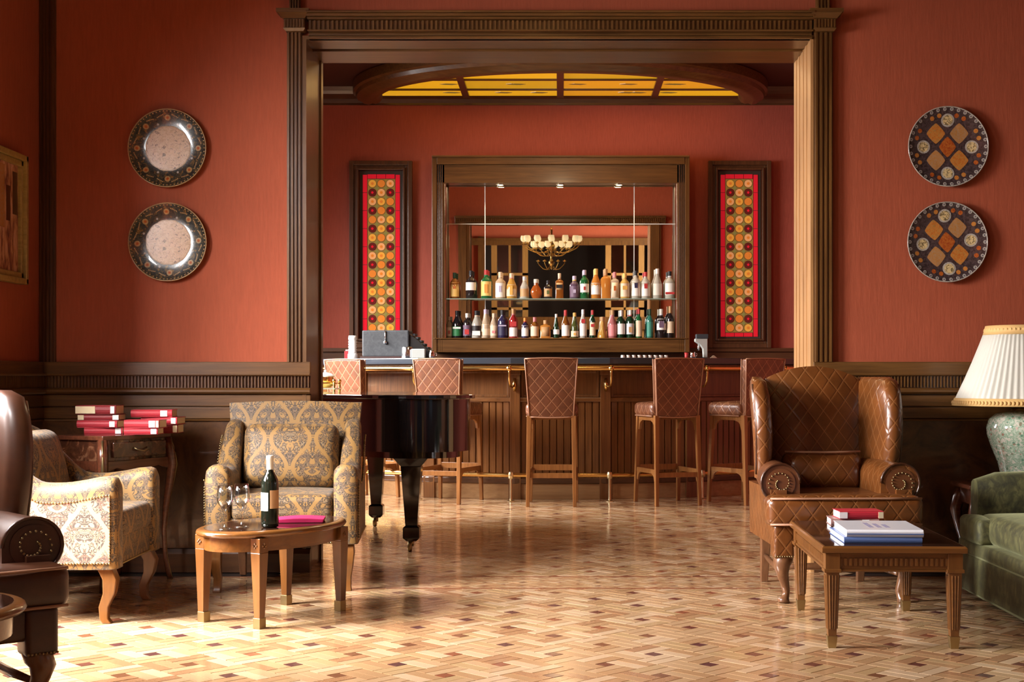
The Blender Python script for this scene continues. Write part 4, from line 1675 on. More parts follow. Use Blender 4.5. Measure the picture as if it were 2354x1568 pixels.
# local x: 0 at the front edge, positive to the right (towards the back); local y: along the sofa
m = MB()
m.rbox((.42, -.55, .115), (.86, 2.75, .19), .02, 5); m.build('base', 'green_velvet', sf)
m = MB(); m.rbox((.42, -.55, .235), (.85, 2.75, .07), .02, 5); m.build('seat_border', 'green_velvet', sf)
m = MB(); m.smooth = True
m.tube([(.0, .80, .028), (-.004, .3, .028), (-.004, -.4, .028), (-.004, -1.9, .028)], .007, 6)
m.tube([(.0, .80, .205), (-.002, .3, .205), (-.004, -1.9, .205)], .005, 6)
m.build('piping', 'velvet_piping', sf)
# T shaped far cushion and two more cushions
m = MB()
m.rbox((.36, .305, .335), (.66, .66, .135), .045, 6, (0, 0, .02))
m.rbox((.03, .60, .328), (.10, .32, .115), .025, 5, (0, 0, .01))
m.build('seat_cushion', 'green_velvet', sf)
m = MB(); m.rbox((.345, -.36, .335), (.66, .74, .145), .05, 6, (0, 0, .025)); m.build('seat_cushion', 'green_velvet', sf)
m = MB(); m.rbox((.345, -1.12, .335), (.66, .74, .145), .05, 6, (0, 0, .025)); m.build('seat_cushion', 'green_velvet', sf)
for y in (.75, -1.75):
    rings = []
    for k in range(8):
        x = .055 + k * .108
        zt = .585 + .004 * k
        hw = .085
        if k == 0:
            hw, zt = .06, .555
        pr = [(-hw * .62, .27), (-hw * .70, .38), (-hw, .46), (-hw, zt - .05), (-hw * .8, zt - .012), (-hw * .4, zt), (hw * .4, zt), (hw * .8, zt - .012), (hw, zt - .05), (hw, .27)]
        rings.append([(x, y + (a if y > 0 else -a), z) for a, z in pr])
    m = MB(); m.smooth = True; m.loft(rings); m.build('arm', 'green_velvet', sf, angle=60)
m = MB(); m.rbox((.80, -.50, .52), (.20, 2.66, .52), .06, 5); m.build('backrest', 'green_velvet', sf)
for y in (.70, -1.75):
    for x in (.06, .78):
        m = MB(); m.lathe([(.02, 0), (.022, .01), (.016, .02)], (x, y, 0), 8); m.build('caster', 'brass_old', sf)

# end table with the ceramic lamp
et = thing('end_table', 'dark wooden end table with a curved leg behind the green sofa arm', 'side table', (2.38, 7.10, 0))
m = MB(); m.prism([(-.31, -.17), (-.27, -.21), (.27, -.21), (.31, -.17), (.31, .17), (.27, .21), (-.27, .21), (-.31, .17)], .485, .508, 'z')
m.build('table_top', 'mahogany', et, bevel=.006)
m = MB(); m.box(-.27, .27, -.17, .17, .40, .485); m.build('drawer_case', 'mahogany', et, bevel=.006)
for sx in (-1, 1):
    for sy in (-1, 1):
        m = MB(); m.smooth = True
        P_ = [(0, .48, .028), (.03, .42, .036), (.045, .36, .032), (.03, .27, .022), (.0, .15, .016), (0, .05, .014), (.02, 0, .018)]
        m.tube([(sx * (.24 + o_), sy * (.15 + o_ * .4), z) for o_, z, r_ in P_], [r_ for _, _, r_ in P_], 8)
        m.build('leg', 'mahogany', et)
lp = thing('table_lamp', 'ceramic table lamp with pleated white shade, by the green sofa', 'lamp', (2.37, 7.045, .508))
m = MB(); m.smooth = True
m.lathe([(.112, 0), (.114, .012), (.100, .022), (.103, .05), (.118, .11), (.150, .19), (.170, .25), (.174, .29), (.160, .335), (.125, .362), (.075, .372), (.05, .378)], n=36)
m.build('vase_body', 'vase_glaze', lp)
m = MB(); m.smooth = True
m.lathe([(.05, .376), (.052, .385), (.02, .395), (.012, .41), (.012, .60)], n=16)
m.build('lamp_neck', 'brass_old', lp)


def pleat(a, z):
    return 1 + .012 * sin(a * 60) + .008 * sin(a * 7)


m = MB(); m.smooth = True
H0, H1 = .405, .80
m.lathe([(.338, H0), (.312, H0 + .055), (.278, H0 + .13), (.240, H0 + .22), (.205, H0 + .31), (.174, H1)] +
        [(.171, H1), (.202, H0 + .31), (.237, H0 + .22), (.275, H0 + .13), (.309, H0 + .055), (.335, H0)], n=300, mod=pleat)
sh = m.build('lamp_shade', 'shade_silk', lp)
sh.data.polygons.foreach_set('use_smooth', [True] * len(sh.data.polygons))
m = MB(); m.smooth = True
m.lathe([(.335, H0 - .004), (.345, H0 - .002), (.332, H0 + .036), (.318, H0 + .036), (.333, H0 + .001)], n=60)
m.build('fringe_band', 'fringe', sh)
m = MB(); m.smooth = True
m.lathe([(.184, H1 - .035), (.190, H1 - .035), (.178, H1 + .012), (.168, H1 + .012)], n=60)
m.build('fringe_band', 'fringe', sh)
m = MB()
for i in range(110):
    a = 2 * pi * i / 110
    m.sphere((.338 * cos(a), .338 * sin(a), H0 + .012), .010, 5, 4, 1.2)
    if i % 2 == 0:
        m.sphere((.178 * cos(a), .178 * sin(a), H1 - .012), .010, 5, 4, 1.2)
m.build('braid', 'fringe', sh, kind='stuff')


# ------------------------------------------------------------------ plates on the wall
def plate_z(r, R):
    """height above the wall (towards -y)"""
    q = r / R
    if q < .58:
        return .010
    return .010 + .020 * ((q - .58) / .42) ** 1.3


def disc_on(mb, cx, cz, rad, R, mat, n=14, lift=.0012, poly=None):
    mb.mat = mat
    pts = poly or [(cx + rad * cos(2 * pi * i / n), cz + rad * sin(2 * pi * i / n)) for i in range(n)]
    y = lambda p: -(plate_z(hypot(*p), R) + lift)
    vs = [(cx, y((cx, cz)), cz)] + [(p[0], y(p), p[1]) for p in pts]
    k = len(pts)
    mb.add(vs, [(0, 1 + i, 1 + (i + 1) % k) for i in range(k)])


def dense(poly, n=4):
    out = []
    for i in range(len(poly)):
        a, b = poly[i], poly[(i + 1) % len(poly)]
        for k in range(n):
            out.append((a[0] + (b[0] - a[0]) * k / n, a[1] + (b[1] - a[1]) * k / n))
    return out


def plate(label, loc, R, kind, rot=0.0, group=None):
    t = thing('wall_plate', label, 'plate', loc, 0, group)
    m = MB(); m.smooth = True
    prof = [(0.001, plate_z(0, R)), (R * .3, plate_z(R * .3, R)), (R * .58, plate_z(R * .58, R)), (R * .7, plate_z(R * .7, R)), (R * .85, plate_z(R * .85, R)), (R * .975, plate_z(R * .975, R)),
            (R, .031), (R * .99, .027), (R * .6, .004), (R * .3, 0), (.001, 0)]
    m.lathe(prof, n=64)
    m.xf(Matrix.Rotation(pi / 2, 4, 'X'))
    m.build('dish', 'plate_dark' if kind == 'dark' else 'plate_slate', t, angle=60)
    m = MB(); m.smooth = True
    m.tube([((R - .002) * cos(2 * pi * i / 64), -.031, (R - .002) * sin(2 * pi * i / 64)) for i in range(64)], .0034, 6, closed=True)
    m.build('rim', 'plate_gold' if kind == 'dark' else 'rim_pale', t)
    f = MB()
    if kind == 'dark':
        # scalloped cream centre with gold outline
        for (rr, mt, lf) in ((.57, 1, .0010), (.545, 0, .0018)):
            disc_on(f, 0, 0, 0, R, mt, lift=lf, poly=[(R * rr * (1 + .02 * abs(sin(6 * a))) * cos(a), R * rr * (1 + .02 * abs(sin(6 * a))) * sin(a)) for a in [2 * pi * i / 72 for i in range(72)]])
        for i in range(8):
            a = 2 * pi * i / 8 + rot
            disc_on(f, R * .78 * cos(a), R * .78 * sin(a), R * .075, R, 1)
            disc_on(f, R * .78 * cos(a), R * .78 * sin(a), R * .035, R, 2, 10, .002)
            a2 = a + pi / 8
            disc_on(f, R * .66 * cos(a2), R * .66 * sin(a2), R * .03, R, 3, 8)
            for s_ in (-1, 1):
                for k in range(5):
                    a3 = a + s_ * (.14 + k * .045)
                    rr = R * (.86 - .010 * k)
                    disc_on(f, rr * cos(a3), rr * sin(a3), R * .018, R, 1, 6)
        for i in range(64):
            a = 2 * pi * i / 64
            disc_on(f, R * .945 * cos(a), R * .945 * sin(a), R * .018, R, 1, 6, .0022)
        f.build('painted_motifs', ['plate_cream', 'plate_gold', 'motif_rust', 'rim_pale'], t, uv='xz')
    else:
        def rotp(p):
            return (p[0] * cos(rot) - p[1] * sin(rot), p[0] * sin(rot) + p[1] * cos(rot))
        s_ = R * .21

        def dia(cx, cz, sz, mt, ln, sq=1.0):
            for (k, mm, lf) in ((1.12, 5, .0008), (1.0, mt, .0016)):
                pl = [(cx + sz * k * sq, cz), (cx, cz + sz * k), (cx - sz * k * sq, cz), (cx, cz - sz * k)]
                pl = [(a * .97 + cx * .03, b * .97 + cz * .03) for a, b in pl]
                q = []
                for i in range(4):   # slightly bulging sides
                    a, b = pl[i], pl[(i + 1) % 4]
                    for u in (0.06, .35, .65, .94):
                        x = a[0] + (b[0] - a[0]) * u; z = a[1] + (b[1] - a[1]) * u
                        e = .10 * sin(pi * u)
                        q.append((x + (x - cx) * e, z + (z - cz) * e))
                q = [rotp(p) for p in q]
                c = rotp((cx, cz))
                f.mat = mm
                vs = [(c[0], -(plate_z(hypot(*c), R) + lf), c[1])] + [(p[0], -(plate_z(hypot(*p), R) + lf), p[1]) for p in q]
                f.add(vs, [(0, 1 + i, 1 + (i + 1) % len(q)) for i in range(len(q))])
        d = R * .29
        dia(0, 0, R * .27, 2, 1, .82)
        dia(-d, d * 1.15, R * .27, 0, 1, .9); dia(d, d * 1.15, R * .27, 1, 1, .9)
        dia(-d, -d * 1.15, R * .27, 1, 1, .9); dia(d, -d * 1.15, R * .27, 0, 1, .9)
        for (cx, cz) in ((0, R * .66), (0, -R * .66), (R * .60, 0), (-R * .60, 0)):
            c = rotp((cx, cz))
            disc_on(f, c[0], c[1], R * .165, R, 3, 18, .0016)
            disc_on(f, c[0], c[1], R * .125, R, 4, 14, .0026)
        for i in range(8):
            a = 2 * pi * i / 8 + pi / 8 + rot
            for dd in (-.12, .12):
                disc_on(f, R * .80 * cos(a + dd), R * .80 * sin(a + dd), R * .058, R, (0, 2)[i % 2], 8)
        for i in range(34):
            a = 2 * pi * i / 34
            disc_on(f, R * .935 * cos(a), R * .935 * sin(a), R * .045, R, 6, 10, .0022)
            disc_on(f, R * .935 * cos(a), R * .935 * sin(a), R * .022, R, 7, 8, .0032)
        f.build('painted_motifs', ['motif_orange', 'motif_tan', 'motif_rust', 'rim_pale', 'motif_cream', 'plate_slate', 'rim_pale', 'rim_blue'], t, uv='xz')
    return t


YP = YW - .006
plate('dark painted plate with pale centre, upper of the two on the left wall section', (-2.132, YP, 2.300), .213, 'dark', 0.0, 'painted plates on the left')
plate('dark painted plate with pale centre, lower of the two on the left wall section', (-2.130, YP, 1.790), .213, 'dark', .05, 'painted plates on the left')
plate('orange and slate lattice plate, upper of the two on the right wall section', (2.104, YP, 2.308), .218, 'lattice', 0.0, 'lattice plates on the right')
plate('orange and slate lattice plate, lower and more tilted of the right pair', (2.100, YP, 1.790), .218, 'lattice', radians(5), 'lattice plates on the right')

# ------------------------------------------------------------------ painting on the left wall
pt = thing('framed_painting', 'gilt-framed street scene painting hanging on the left side wall', 'painting', (XL + .004, 6.60, 1.875))
m = MB()
h, l_ = .335, .57
for (d0, d1, th) in ((0, .03, .045), (.03, .06, .030)):
    a, b_ = l_ - d0, h - d0
    c_, e = l_ - d1, h - d1
    m.box(0, th, -a, a, b_ - (d1 - d0), b_); m.box(0, th, -a, a, -b_, -b_ + (d1 - d0))
    m.box(0, th, -a, -a + (d1 - d0), -b_, b_); m.box(0, th, a - (d1 - d0), a, -b_, b_)
m.build('frame', 'frame_gold', pt, bevel=.004)
m = MB(); m.box(0, .012, -l_ + .05, l_ - .05, -h + .05, h - .05); m.build('canvas', 'painting', pt)
for (a, b_, c_, e) in ((.10, .17, -.02, .12), (.22, .27, .16, .22), (.36, .41, -.02, .16), (.44, .50, .02, .24), (-.2, -.1, -.1, .1)):
    m = MB(); m.box(.012, .0128, a, b_, c_, e)
    m.build('painted_window', 'leather_dark', pt)
m = MB(); m.box(.012, .0126, .05, .34, -.06, .26); m.build('painted_house', 'motif_tan', pt)
pt.rotation_euler = (0, 0, 0)
# ================================================================== THE BAR
BCY, BRAD = 14.93, 3.0
FA = radians(14.8)


def ringpt(r_apo, k, edge=True):
    """vertex k (…-3.5,-2.5,…) of the polygonal bar front with apothem r_apo"""
    r = r_apo / cos(FA / 2)
    th = k * FA
    return (r * sin(th), BCY - r * cos(th))


KS = [-3.5, -2.5, -1.5, -.5, .5, 1.5, 2.5, 3.5]


def bandpoly(r0, r1, ks=KS):
    return [ringpt(r1, k) for k in ks] + [ringpt(r0, k) for k in reversed(ks)]


bar = thing('bar_counter', 'curved panelled wooden bar with dark stone top and brass rails', 'bar', (0, 11.93, 0))
PI_ = Matrix.Translation((0, -11.93, 0))


def bpart(mb, name, mat, parent=None, **k):
    o = mb.build(name, mat, parent or bar, **k)
    if parent is None:
        o.matrix_parent_inverse = PI_
    return o


m = MB(); m.prism(bandpoly(2.72, 3.25), 1.172, 1.228, 'z'); bpart(m, 'countertop', 'stone_dark', bevel=.008)
m = MB(); m.prism(bandpoly(2.95, 3.20), 1.125, 1.172, 'z'); bpart(m, 'counter_moulding', 'bar_h', bevel=.006)
m = MB(); m.prism(bandpoly(2.85, 3.0), .14, 1.13, 'z'); bpart(m, 'front_panel', 'bar_v')
m = MB(); m.prism(bandpoly(2.85, 3.035), 0, .135, 'z'); bpart(m, 'plinth', 'plinth_h', bevel=.003)
m = MB(); m.prism(bandpoly(2.85, 3.05), .135, .185, 'z'); bpart(m, 'base_moulding', 'dark_h', bevel=.008)
m = MB(); m.prism(bandpoly(2.99, 3.03), .845, .885, 'z'); bpart(m, 'dado_moulding', 'bar_h', bevel=.008)
for k in KS:
    x, y = ringpt(3.0, k)
    th = k * FA
    R = Matrix.Translation((x, y, 0)) @ Matrix.Rotation(th, 4, 'Z')
    m = MB(); m.box(-.045, .045, -.035, .03, .14, 1.125); m.box(-.055, .055, -.045, .03, .0, .19); m.box(-.052, .052, -.05, .03, 1.08, 1.13)
    m.xf(R)
    bpart(m, 'pilaster', 'bar_v', bevel=.003)
for f in range(-3, 4):
    th = f * FA
    cx, cy = 3.0 * sin(th), BCY - 3.0 * cos(th)
    R = Matrix.Translation((cx, cy, 0)) @ Matrix.Rotation(th, 4, 'Z')
    hw = 3.0 * math.tan(FA / 2) - .05
    n = 11
    for i in range(n):
        x0 = -hw + i * 2 * hw / n
        m = MB(); m.prism([(x0 + .001, 0), (x0 + .001, -.006), (x0 + .007, -.016), (x0 + 2 * hw / n - .007, -.016), (x0 + 2 * hw / n - .001, -.006), (x0 + 2 * hw / n - .001, 0)], .185, .848, 'z')
        m.xf(R)
        bpart(m, 'plank', 'bar_v')
    m = MB()
    frame_rect(m, -hw, hw, .885, 1.12, .022, -.014, 0)
    m.xf(R)
    bpart(m, 'upper_panel', 'bar_v', bevel=.004)
m = MB(); m.smooth = True
pts = [ringpt(3.33, k) for k in KS]


def soften(pts, n=6):
    out = []
    for i in range(len(pts)):
        if 0 < i < len(pts) - 1:
            a, b, c = Vector(pts[i - 1]), Vector(pts[i]), Vector(pts[i + 1])
            p, q = b + (a - b) * .12, b + (c - b) * .12
            for k in range(n + 1):
                t = k / n
                out.append(tuple(p * (1 - t) ** 2 + b * 2 * t * (1 - t) + q * t * t))
        else:
            out.append(pts[i])
    return out


m.tube([(x, y, 1.135) for x, y in soften(pts)], .020, 10)
bpart(m, 'handrail', 'brass')
m = MB(); m.smooth = True
m.tube([(x, y, .225) for x, y in soften([ringpt(3.24, k) for k in KS])], .019, 10)
bpart(m, 'foot_rail', 'brass')
for k in KS:
    th = k * FA
    x, y = ringpt(3.24, k)
    m = MB(); m.smooth = True
    m.lathe([(.036, 0), (.036, .006), (.014, .014), (.011, .03), (.011, .19), (.024, .20), (.026, .225), (.020, .25), (.004, .256)], (x, y, 0), 12)
    bpart(m, 'rail_post', 'brass_pale', angle=50)
    m = MB(); m.smooth = True
    r = [(0, -.33, 1.135), (0, -.33, 1.10), (0, -.325, 1.03), (0, -.29, .985), (0, -.20, .975), (0, -.10, .985), (0, -.04, 1.0)]
    m.tube([(x_, (y_ + .0) , z_) for x_, y_, z_ in r], [.012, .010, .009, .009, .010, .011, .012], 8)
    m.sphere((0, -.33, 1.135), .027, 10, 6)
    m.tube([(.0, -.05, .94), (0, -.065, .99), (0, -.05, 1.05)], [.012, .02, .012], 8)
    X0, Y0 = ringpt(3.0, k)
    m.xf(Matrix.Translation((X0, Y0, 0)) @ Matrix.Rotation(th, 4, 'Z'))
    bpart(m, 'rail_bracket', 'brass')

# ------------------------------------------------------------------ bar stools


def make_stool():
    t = thing('bar_stool', 'x', 'bar stool', group='quilted leather stools along the bar')

    def F(u, v):
        w_ = .180 + .035 * v
        return ((u - .5) * 2 * w_, -.215 - .05 * v - .012 * sin(pi * u), .735 + .475 * v + .006 * sin(pi * u) * (1 if v > .5 else -1))

    def B(u, v):
        w_ = .175 + .035 * v
        return ((u - .5) * 2 * w_, -.150 - .05 * v, .735 + .475 * v + .006 * sin(pi * u) * (1 if v > .5 else -1))
    m = MB(); m.smooth = True; m.slab(F, B, 8, 8)
    m.build('backrest', 'stool_quilt', t, bevel=.012, angle=50, seg=3)
    m = MB(); m.smooth = True
    for s_ in (-1, 1):
        m.tube([(s_ * (.180 + .035 * v), -.215 - .05 * v, .735 + .475 * v) for v in (0, .25, .5, .75, 1)], .0065, 6)
        m.tube([(s_ * (.178 + .035 * v), -.152 - .05 * v, .735 + .475 * v) for v in (0, .25, .5, .75, 1)], .0055, 6)
    m.tube([F(u / 8, 0) for u in range(9)], .0065, 6)
    m.tube([F(u / 8, 1) for u in range(9)], .0065, 6)
    m.build('piping', 'piping', t)
    m = MB(); m.rbox((0, .03, .79), (.43, .42, .115), .04, 6, (0, 0, .014)); m.build('seat', 'stool_quilt', t)
    m = MB(); m.smooth = True
    c = [(-.205, -.16), (-.205, .215), (.205, .215), (.205, -.16)]
    m.tube([(x, y, .738) for x, y in c], .006, 6)
    m.build('piping', 'piping', t)
    m = MB()
    m.box(-.19, .19, .175, .20, .70, .74); m.box(-.19, -.165, -.2, .2, .70, .74); m.box(.165, .19, -.2, .2, .70, .74)
    for s_ in (-1, 1):
        for (y, dy) in ((-.19, 1), (.19, -1)):
            m.prism([(y, .70), (y + dy * .10, .70), (y + dy * .055, .685), (y + dy * .035, .665), (y + dy * .022, .62), (y, .62)], s_ * .168, s_ * .19, 'x')
    m.build('seat_frame', 'stool_wood', t, bevel=.002)
    for s_ in (-1, 1):
        m = MB(); m.tbox((s_ * .182, -.200, .745), (.019, .021), (s_ * .192, -.235, 0), (.0145, .015)); m.build('leg', 'stool_wood', t, bevel=.003)
        m = MB(); m.tbox((s_ * .182, .195, .745), (.019, .019), (s_ * .196, .235, 0), (.0145, .0145)); m.build('leg', 'stool_wood', t, bevel=.003)
        m = MB(); x = s_ * .188
        m.box(x - .010, x + .010, -.215, .215, .262, .300)
        for (y, dy) in ((-.212, 1), (.212, -1)):
            m.prism([(y, .262), (y + dy * .09, .262), (y + dy * .06, .252), (y + dy * .04, .235), (y + dy * .025, .195), (y, .195)], x - .008, x + .008, 'x')
        m.build('stretcher', 'stool_wood', t, bevel=.002)
    m = MB(); m.box(-.18, .18, -.228, -.210, .235, .275); m.build('stretcher', 'stool_wood', t, bevel=.002)
    m = MB(); m.box(-.18, .18, .205, .225, .27, .32); m.build('stretcher', 'stool_wood', t, bevel=.002)
    return t


s0 = make_stool()
for i, (x, y, a, lab) in enumerate((
        (-.065, 11.42, -2, 'middle bar stool seen squarely from behind, in front of the bar centre'),
        (-.945, 11.70, -20, 'bar stool just right of the black piano, partly behind its lid'),
        (.90, 11.50, 18, 'dark-backed bar stool second from the right, turned left'),
        (1.56, 11.60, 34, 'rightmost bar stool, half hidden by the brown wing chair'),
        (-1.73, 12.05, -36, 'leftmost bar stool behind the piano, its back showing above the lid'))):
    o = s0 if i == 0 else copy_tree(s0)
    o.location = (x, y, 0); o.rotation_euler = (0, 0, radians(a)); o['label'] = lab

# ------------------------------------------------------------------ piano
pn = thing('grand_piano', 'black lacquered grand piano just inside the bar, tail towards us', 'piano', (-.9, 8.31, 0))
PP = Matrix.Translation((.9, -8.31, 0))


def pw(a, b):
    return (-.57 - .946 * a - .323 * b, 8.5 - .323 * a + .946 * b)


ctrl = [(0, 1.75), (0, 1.0), (0, .35), (0, .05), (.02, -.12), (.09, -.26), (.22, -.345), (.38, -.35), (.53, -.28), (.64, -.14), (.72, .06), (.81, .28), (.95, .54), (1.13, .78), (1.31, .99), (1.41, 1.2), (1.45, 1.45), (1.45, 1.75)]


def smooth_poly(c):
    out = [c[0]]
    for i in range(1, len(c) - 2):
        p0, p1, p2, p3 = c[i - 1], c[i], c[i + 1], c[i + 2]
        for k in range(4):
            t = k / 4
            out.append(tuple(.5 * (2 * p1[j] + (p2[j] - p0[j]) * t + (2 * p0[j] - 5 * p1[j] + 4 * p2[j] - p3[j]) * t * t + (3 * p1[j] - p0[j] - 3 * p2[j] + p3[j]) * t ** 3) for j in (0, 1)))
    return out + [c[-2], c[-1]]


sp = smooth_poly(ctrl)


def off(poly, d):
    n = len(poly); out = []
    for i in range(n):
        a, b, c = Vector(poly[i - 1]), Vector(poly[i]), Vector(poly[(i + 1) % n])
        t = ((b - a).normalized() + (c - b).normalized())
        if t.length < 1e-6:
            t = (c - b)
        t.normalize()
        out.append((b.x - t.y * d * -1, b.y + t.x * d * -1))
    return out


def ppart(mb, name, mat, **k):
    o = mb.build(name, mat, pn, **k); o.matrix_parent_inverse = PP
    return o


sgn = -1 if sum(sp[i - 1][0] * sp[i][1] - sp[i][0] * sp[i - 1][1] for i in range(len(sp))) < 0 else 1
m = MB(); m.smooth = True
m.prism([pw(*q) for q in sp], .615, .925, 'z'); ppart(m, 'case', 'black_lacquer', angle=30)
m = MB(); m.prism([pw(*q) for q in off(sp, .03 * sgn)], .928, .952, 'z'); ppart(m, 'lid', 'black_lacquer', bevel=.004)
m = MB(); m.smooth = True; m.prism([pw(*q) for q in off(sp, -.06 * sgn)], .575, .615, 'z'); ppart(m, 'underside', 'black_lacquer', angle=30)
for (a, b) in ((.374, -.073), (.30, 1.39), (1.25, 1.42)):
    x, y = pw(a, b)
    m = MB()
    m.tbox((x, y, .60), (.13, .10), (x, y, .52), (.062, .062))
    m.tbox((x, y, .52), (.062, .062), (x, y, .16), (.036, .036))
    m.tbox((x, y, .16), (.036, .036), (x, y, .15), (.050, .050))
    m.box(x - .050, x + .050, y - .050, y + .050, .085, .15)
    m.tbox((x, y, .085), (.050, .050), (x, y, .065), (.03, .03))
    ppart(m, 'leg', 'black_lacquer', bevel=.003)
    m = MB(); m.smooth = True
    m.lathe([(.012, .035), (.014, .07)], (x, y, 0), 8)
    s_ = len(m.v); m.lathe([(.028, -.012), (.031, -.008), (.031, .008), (.028, .012)], (0, 0, 0), 14)
    m.xf(Matrix.Translation((x - .012, y, .031)) @ Matrix.Rotation(pi / 2, 4, 'Y'), s_)
    ppart(m, 'caster', 'brass_old')
m = MB()
for a in (.05, 1.30):
    q = [pw(a, 1.75), pw(a + .10, 1.75), pw(a + .10, 1.95), pw(a, 1.95)]
    m.prism(q, .62, .84, 'z')
q = [pw(.05, 1.75), pw(1.40, 1.75), pw(1.40, 1.95), pw(.05, 1.95)]
m.prism(q, .62, .70, 'z'); ppart(m, 'keyboard_bed', 'black_lacquer', bevel=.004)
m = MB(); q = [pw(.15, 1.76), pw(1.30, 1.76), pw(1.30, 1.92), pw(.15, 1.92)]; m.prism(q, .70, .715, 'z'); ppart(m, 'keyboard', 'white')

# ------------------------------------------------------------------ mirrored back bar
mc = thing('mirror_cabinet', 'large wood-framed bar mirror with glass shelf and three small spotlights', 'mirror cabinet', (0, 14.43, 0))
PM = Matrix.Translation((0, -14.43, 0))


def mpart(mb, name, mat, parent=None, **k):
    o = mb.build(name, mat, parent or mc, **k)
    if parent is None:
        o.matrix_parent_inverse = PM
    return o


YF = 14.16
x0, x1, z0, z1 = -1.325, 1.335, 1.32, 3.33
for (a, b, sg) in ((x0, x0 + .13, 1), (x1 - .13, x1, -1)):
    m = MB()
    e = a if sg > 0 else b
    xs_ = sorted((e, e + sg * .05)); m.box(xs_[0], xs_[1], YF - .02, YB, z0, z1)
    xs_ = sorted((e + sg * .05, e + sg * .13)); m.box(xs_[0], xs_[1], YF, YB, z0, z1)
    for d_ in (.065, .085, .105):
        m.box(e + sg * d_ - .005, e + sg * d_ + .005, YF - .010, YF, z0, z1 - .07)
    mpart(m, 'frame_post', 'trim_v', bevel=.004)
m = MB(); m.box(x0 + .05, x1 - .05, YF - .025, YB, z1 - .07, z1); m.box(x0 + .05, x1 - .05, YF, YB, 3.07, z1 - .07)
m.box(x0, x1, YF - .035, YB, z1, z1 + .02)
mpart(m, 'frame_header', 'trim_h', bevel=.004)
m = MB(); m.box(x0 + .05, x1 - .05, YF - .01, YB, z0, 1.455); m.box(x0 + .02, x1 - .02, YF - .03, YB, 1.455, 1.468)
mpart(m, 'bottle_ledge', 'trim_h', bevel=.004)
ix0, ix1 = x0 + .13, x1 - .13
TILT = radians(2.2)
m = MB(); m.box(ix0, ix1, -.004, .0, 0, 1.60)
o = m.build('mirror', 'mirror_glass', mc)
o.matrix_parent_inverse = PM
o.location = (0, YB - .012, 1.468)
o.rotation_euler = (TILT, 0, 0)
m = MB()
for x in (-.79, .775):
    m.box(x - .004, x + .004, -.0075, -.004, 0, 1.60)
m.box(ix0, ix1, -.0070, -.004, 1.20, 1.208)
o = m.build('mirror_joint', 'bevel_edge', mc)
o.matrix_parent_inverse = PM; o.location = (0, YB - .012, 1.468); o.rotation_euler = (TILT, 0, 0)
m = MB()
m.box(ix0, ix0 + .012, YF + .03, YF + .045, 1.468, 3.07); m.box(ix1 - .012, ix1, YF + .03, YF + .045, 1.468, 3.07)
mpart(m, 'chrome_upright', 'chrome')
m = MB(); m.box(ix0, ix1, YF + .02, YB - .05, 1.868, 1.878); mpart(m, 'glass_shelf', 'shelf_glass')
for x in (-.625, 0, .61):
    m = MB(); m.smooth = True; m.lathe([(.038, 0), (.045, -.006), (.038, -.008)], (x, YF + .10, 3.07), 16)
    so = mpart(m, 'spotlight', 'brass_pale')
    m = MB(); m.lathe([(.030, -.0085), (.030, -.0105)], (x, YF + .10, 3.07), 16); m.build('lamp_lens', 'glow_spot', so)
    d = bpy.data.lights.new('spotlight_lamp', 'SPOT'); d.energy = 22; d.color = (1, .78, .5); d.spot_size = radians(110); d.spot_blend = .6; d.shadow_soft_size = .02
    lo = bpy.data.objects.new('spotlight_lamp', d); COL.objects.link(lo); lo.location = (x, YF + .10, 3.05)
bb = thing('back_counter', 'dark low back counter below the bar mirror', 'counter', (0, 14.2, 0))
m = MB(); m.box(-1.30, 1.30, 13.95, 14.39, 0, 1.18)
o = m.build('carcass', 'niche_dark', bb); o.matrix_parent_inverse = Matrix.Translation((0, -14.2, 0))
m = MB(); m.box(-1.32, 1.32, 13.93, 14.39, 1.18, 1.22)
o = m.build('counter_slab', 'black_gloss', bb, bevel=.003); o.matrix_parent_inverse = Matrix.Translation((0, -14.2, 0))

# ------------------------------------------------------------------ bottles
BC = {'amber': (.32, .10, .015), 'dark': (.018, .012, .012), 'green': (.02, .16, .05), 'cream': (.72, .55, .38), 'gold': (.70, .38, .08),
      'clear': (.62, .58, .50), 'rust': (.50, .12, .02), 'orange': (.72, .28, .05), 'navy': (.025, .02, .06), 'yellow': (.80, .50, .14),
      'red': (.45, .03, .03), 'white': (.80, .76, .70), 'black': (.012, .01, .012), 'tan': (.50, .28, .12), 'lilac': (.50, .42, .55), 'pink': (.62, .22, .22),
      'teal': (.05, .25, .18), 'olive': (.10, .12, .03), 'purple': (.15, .09, .14), 'dgreen': (.012, .05, .02), 'silver': (.6, .6, .62)}
for k, c in BC.items():
    flat('bottle_' + k, c, .10, coat=.5, trans=.0 if k in ('dark', 'black', 'white', 'navy') else .4, ior=1.35)
    flat('label_' + k, c, .55)


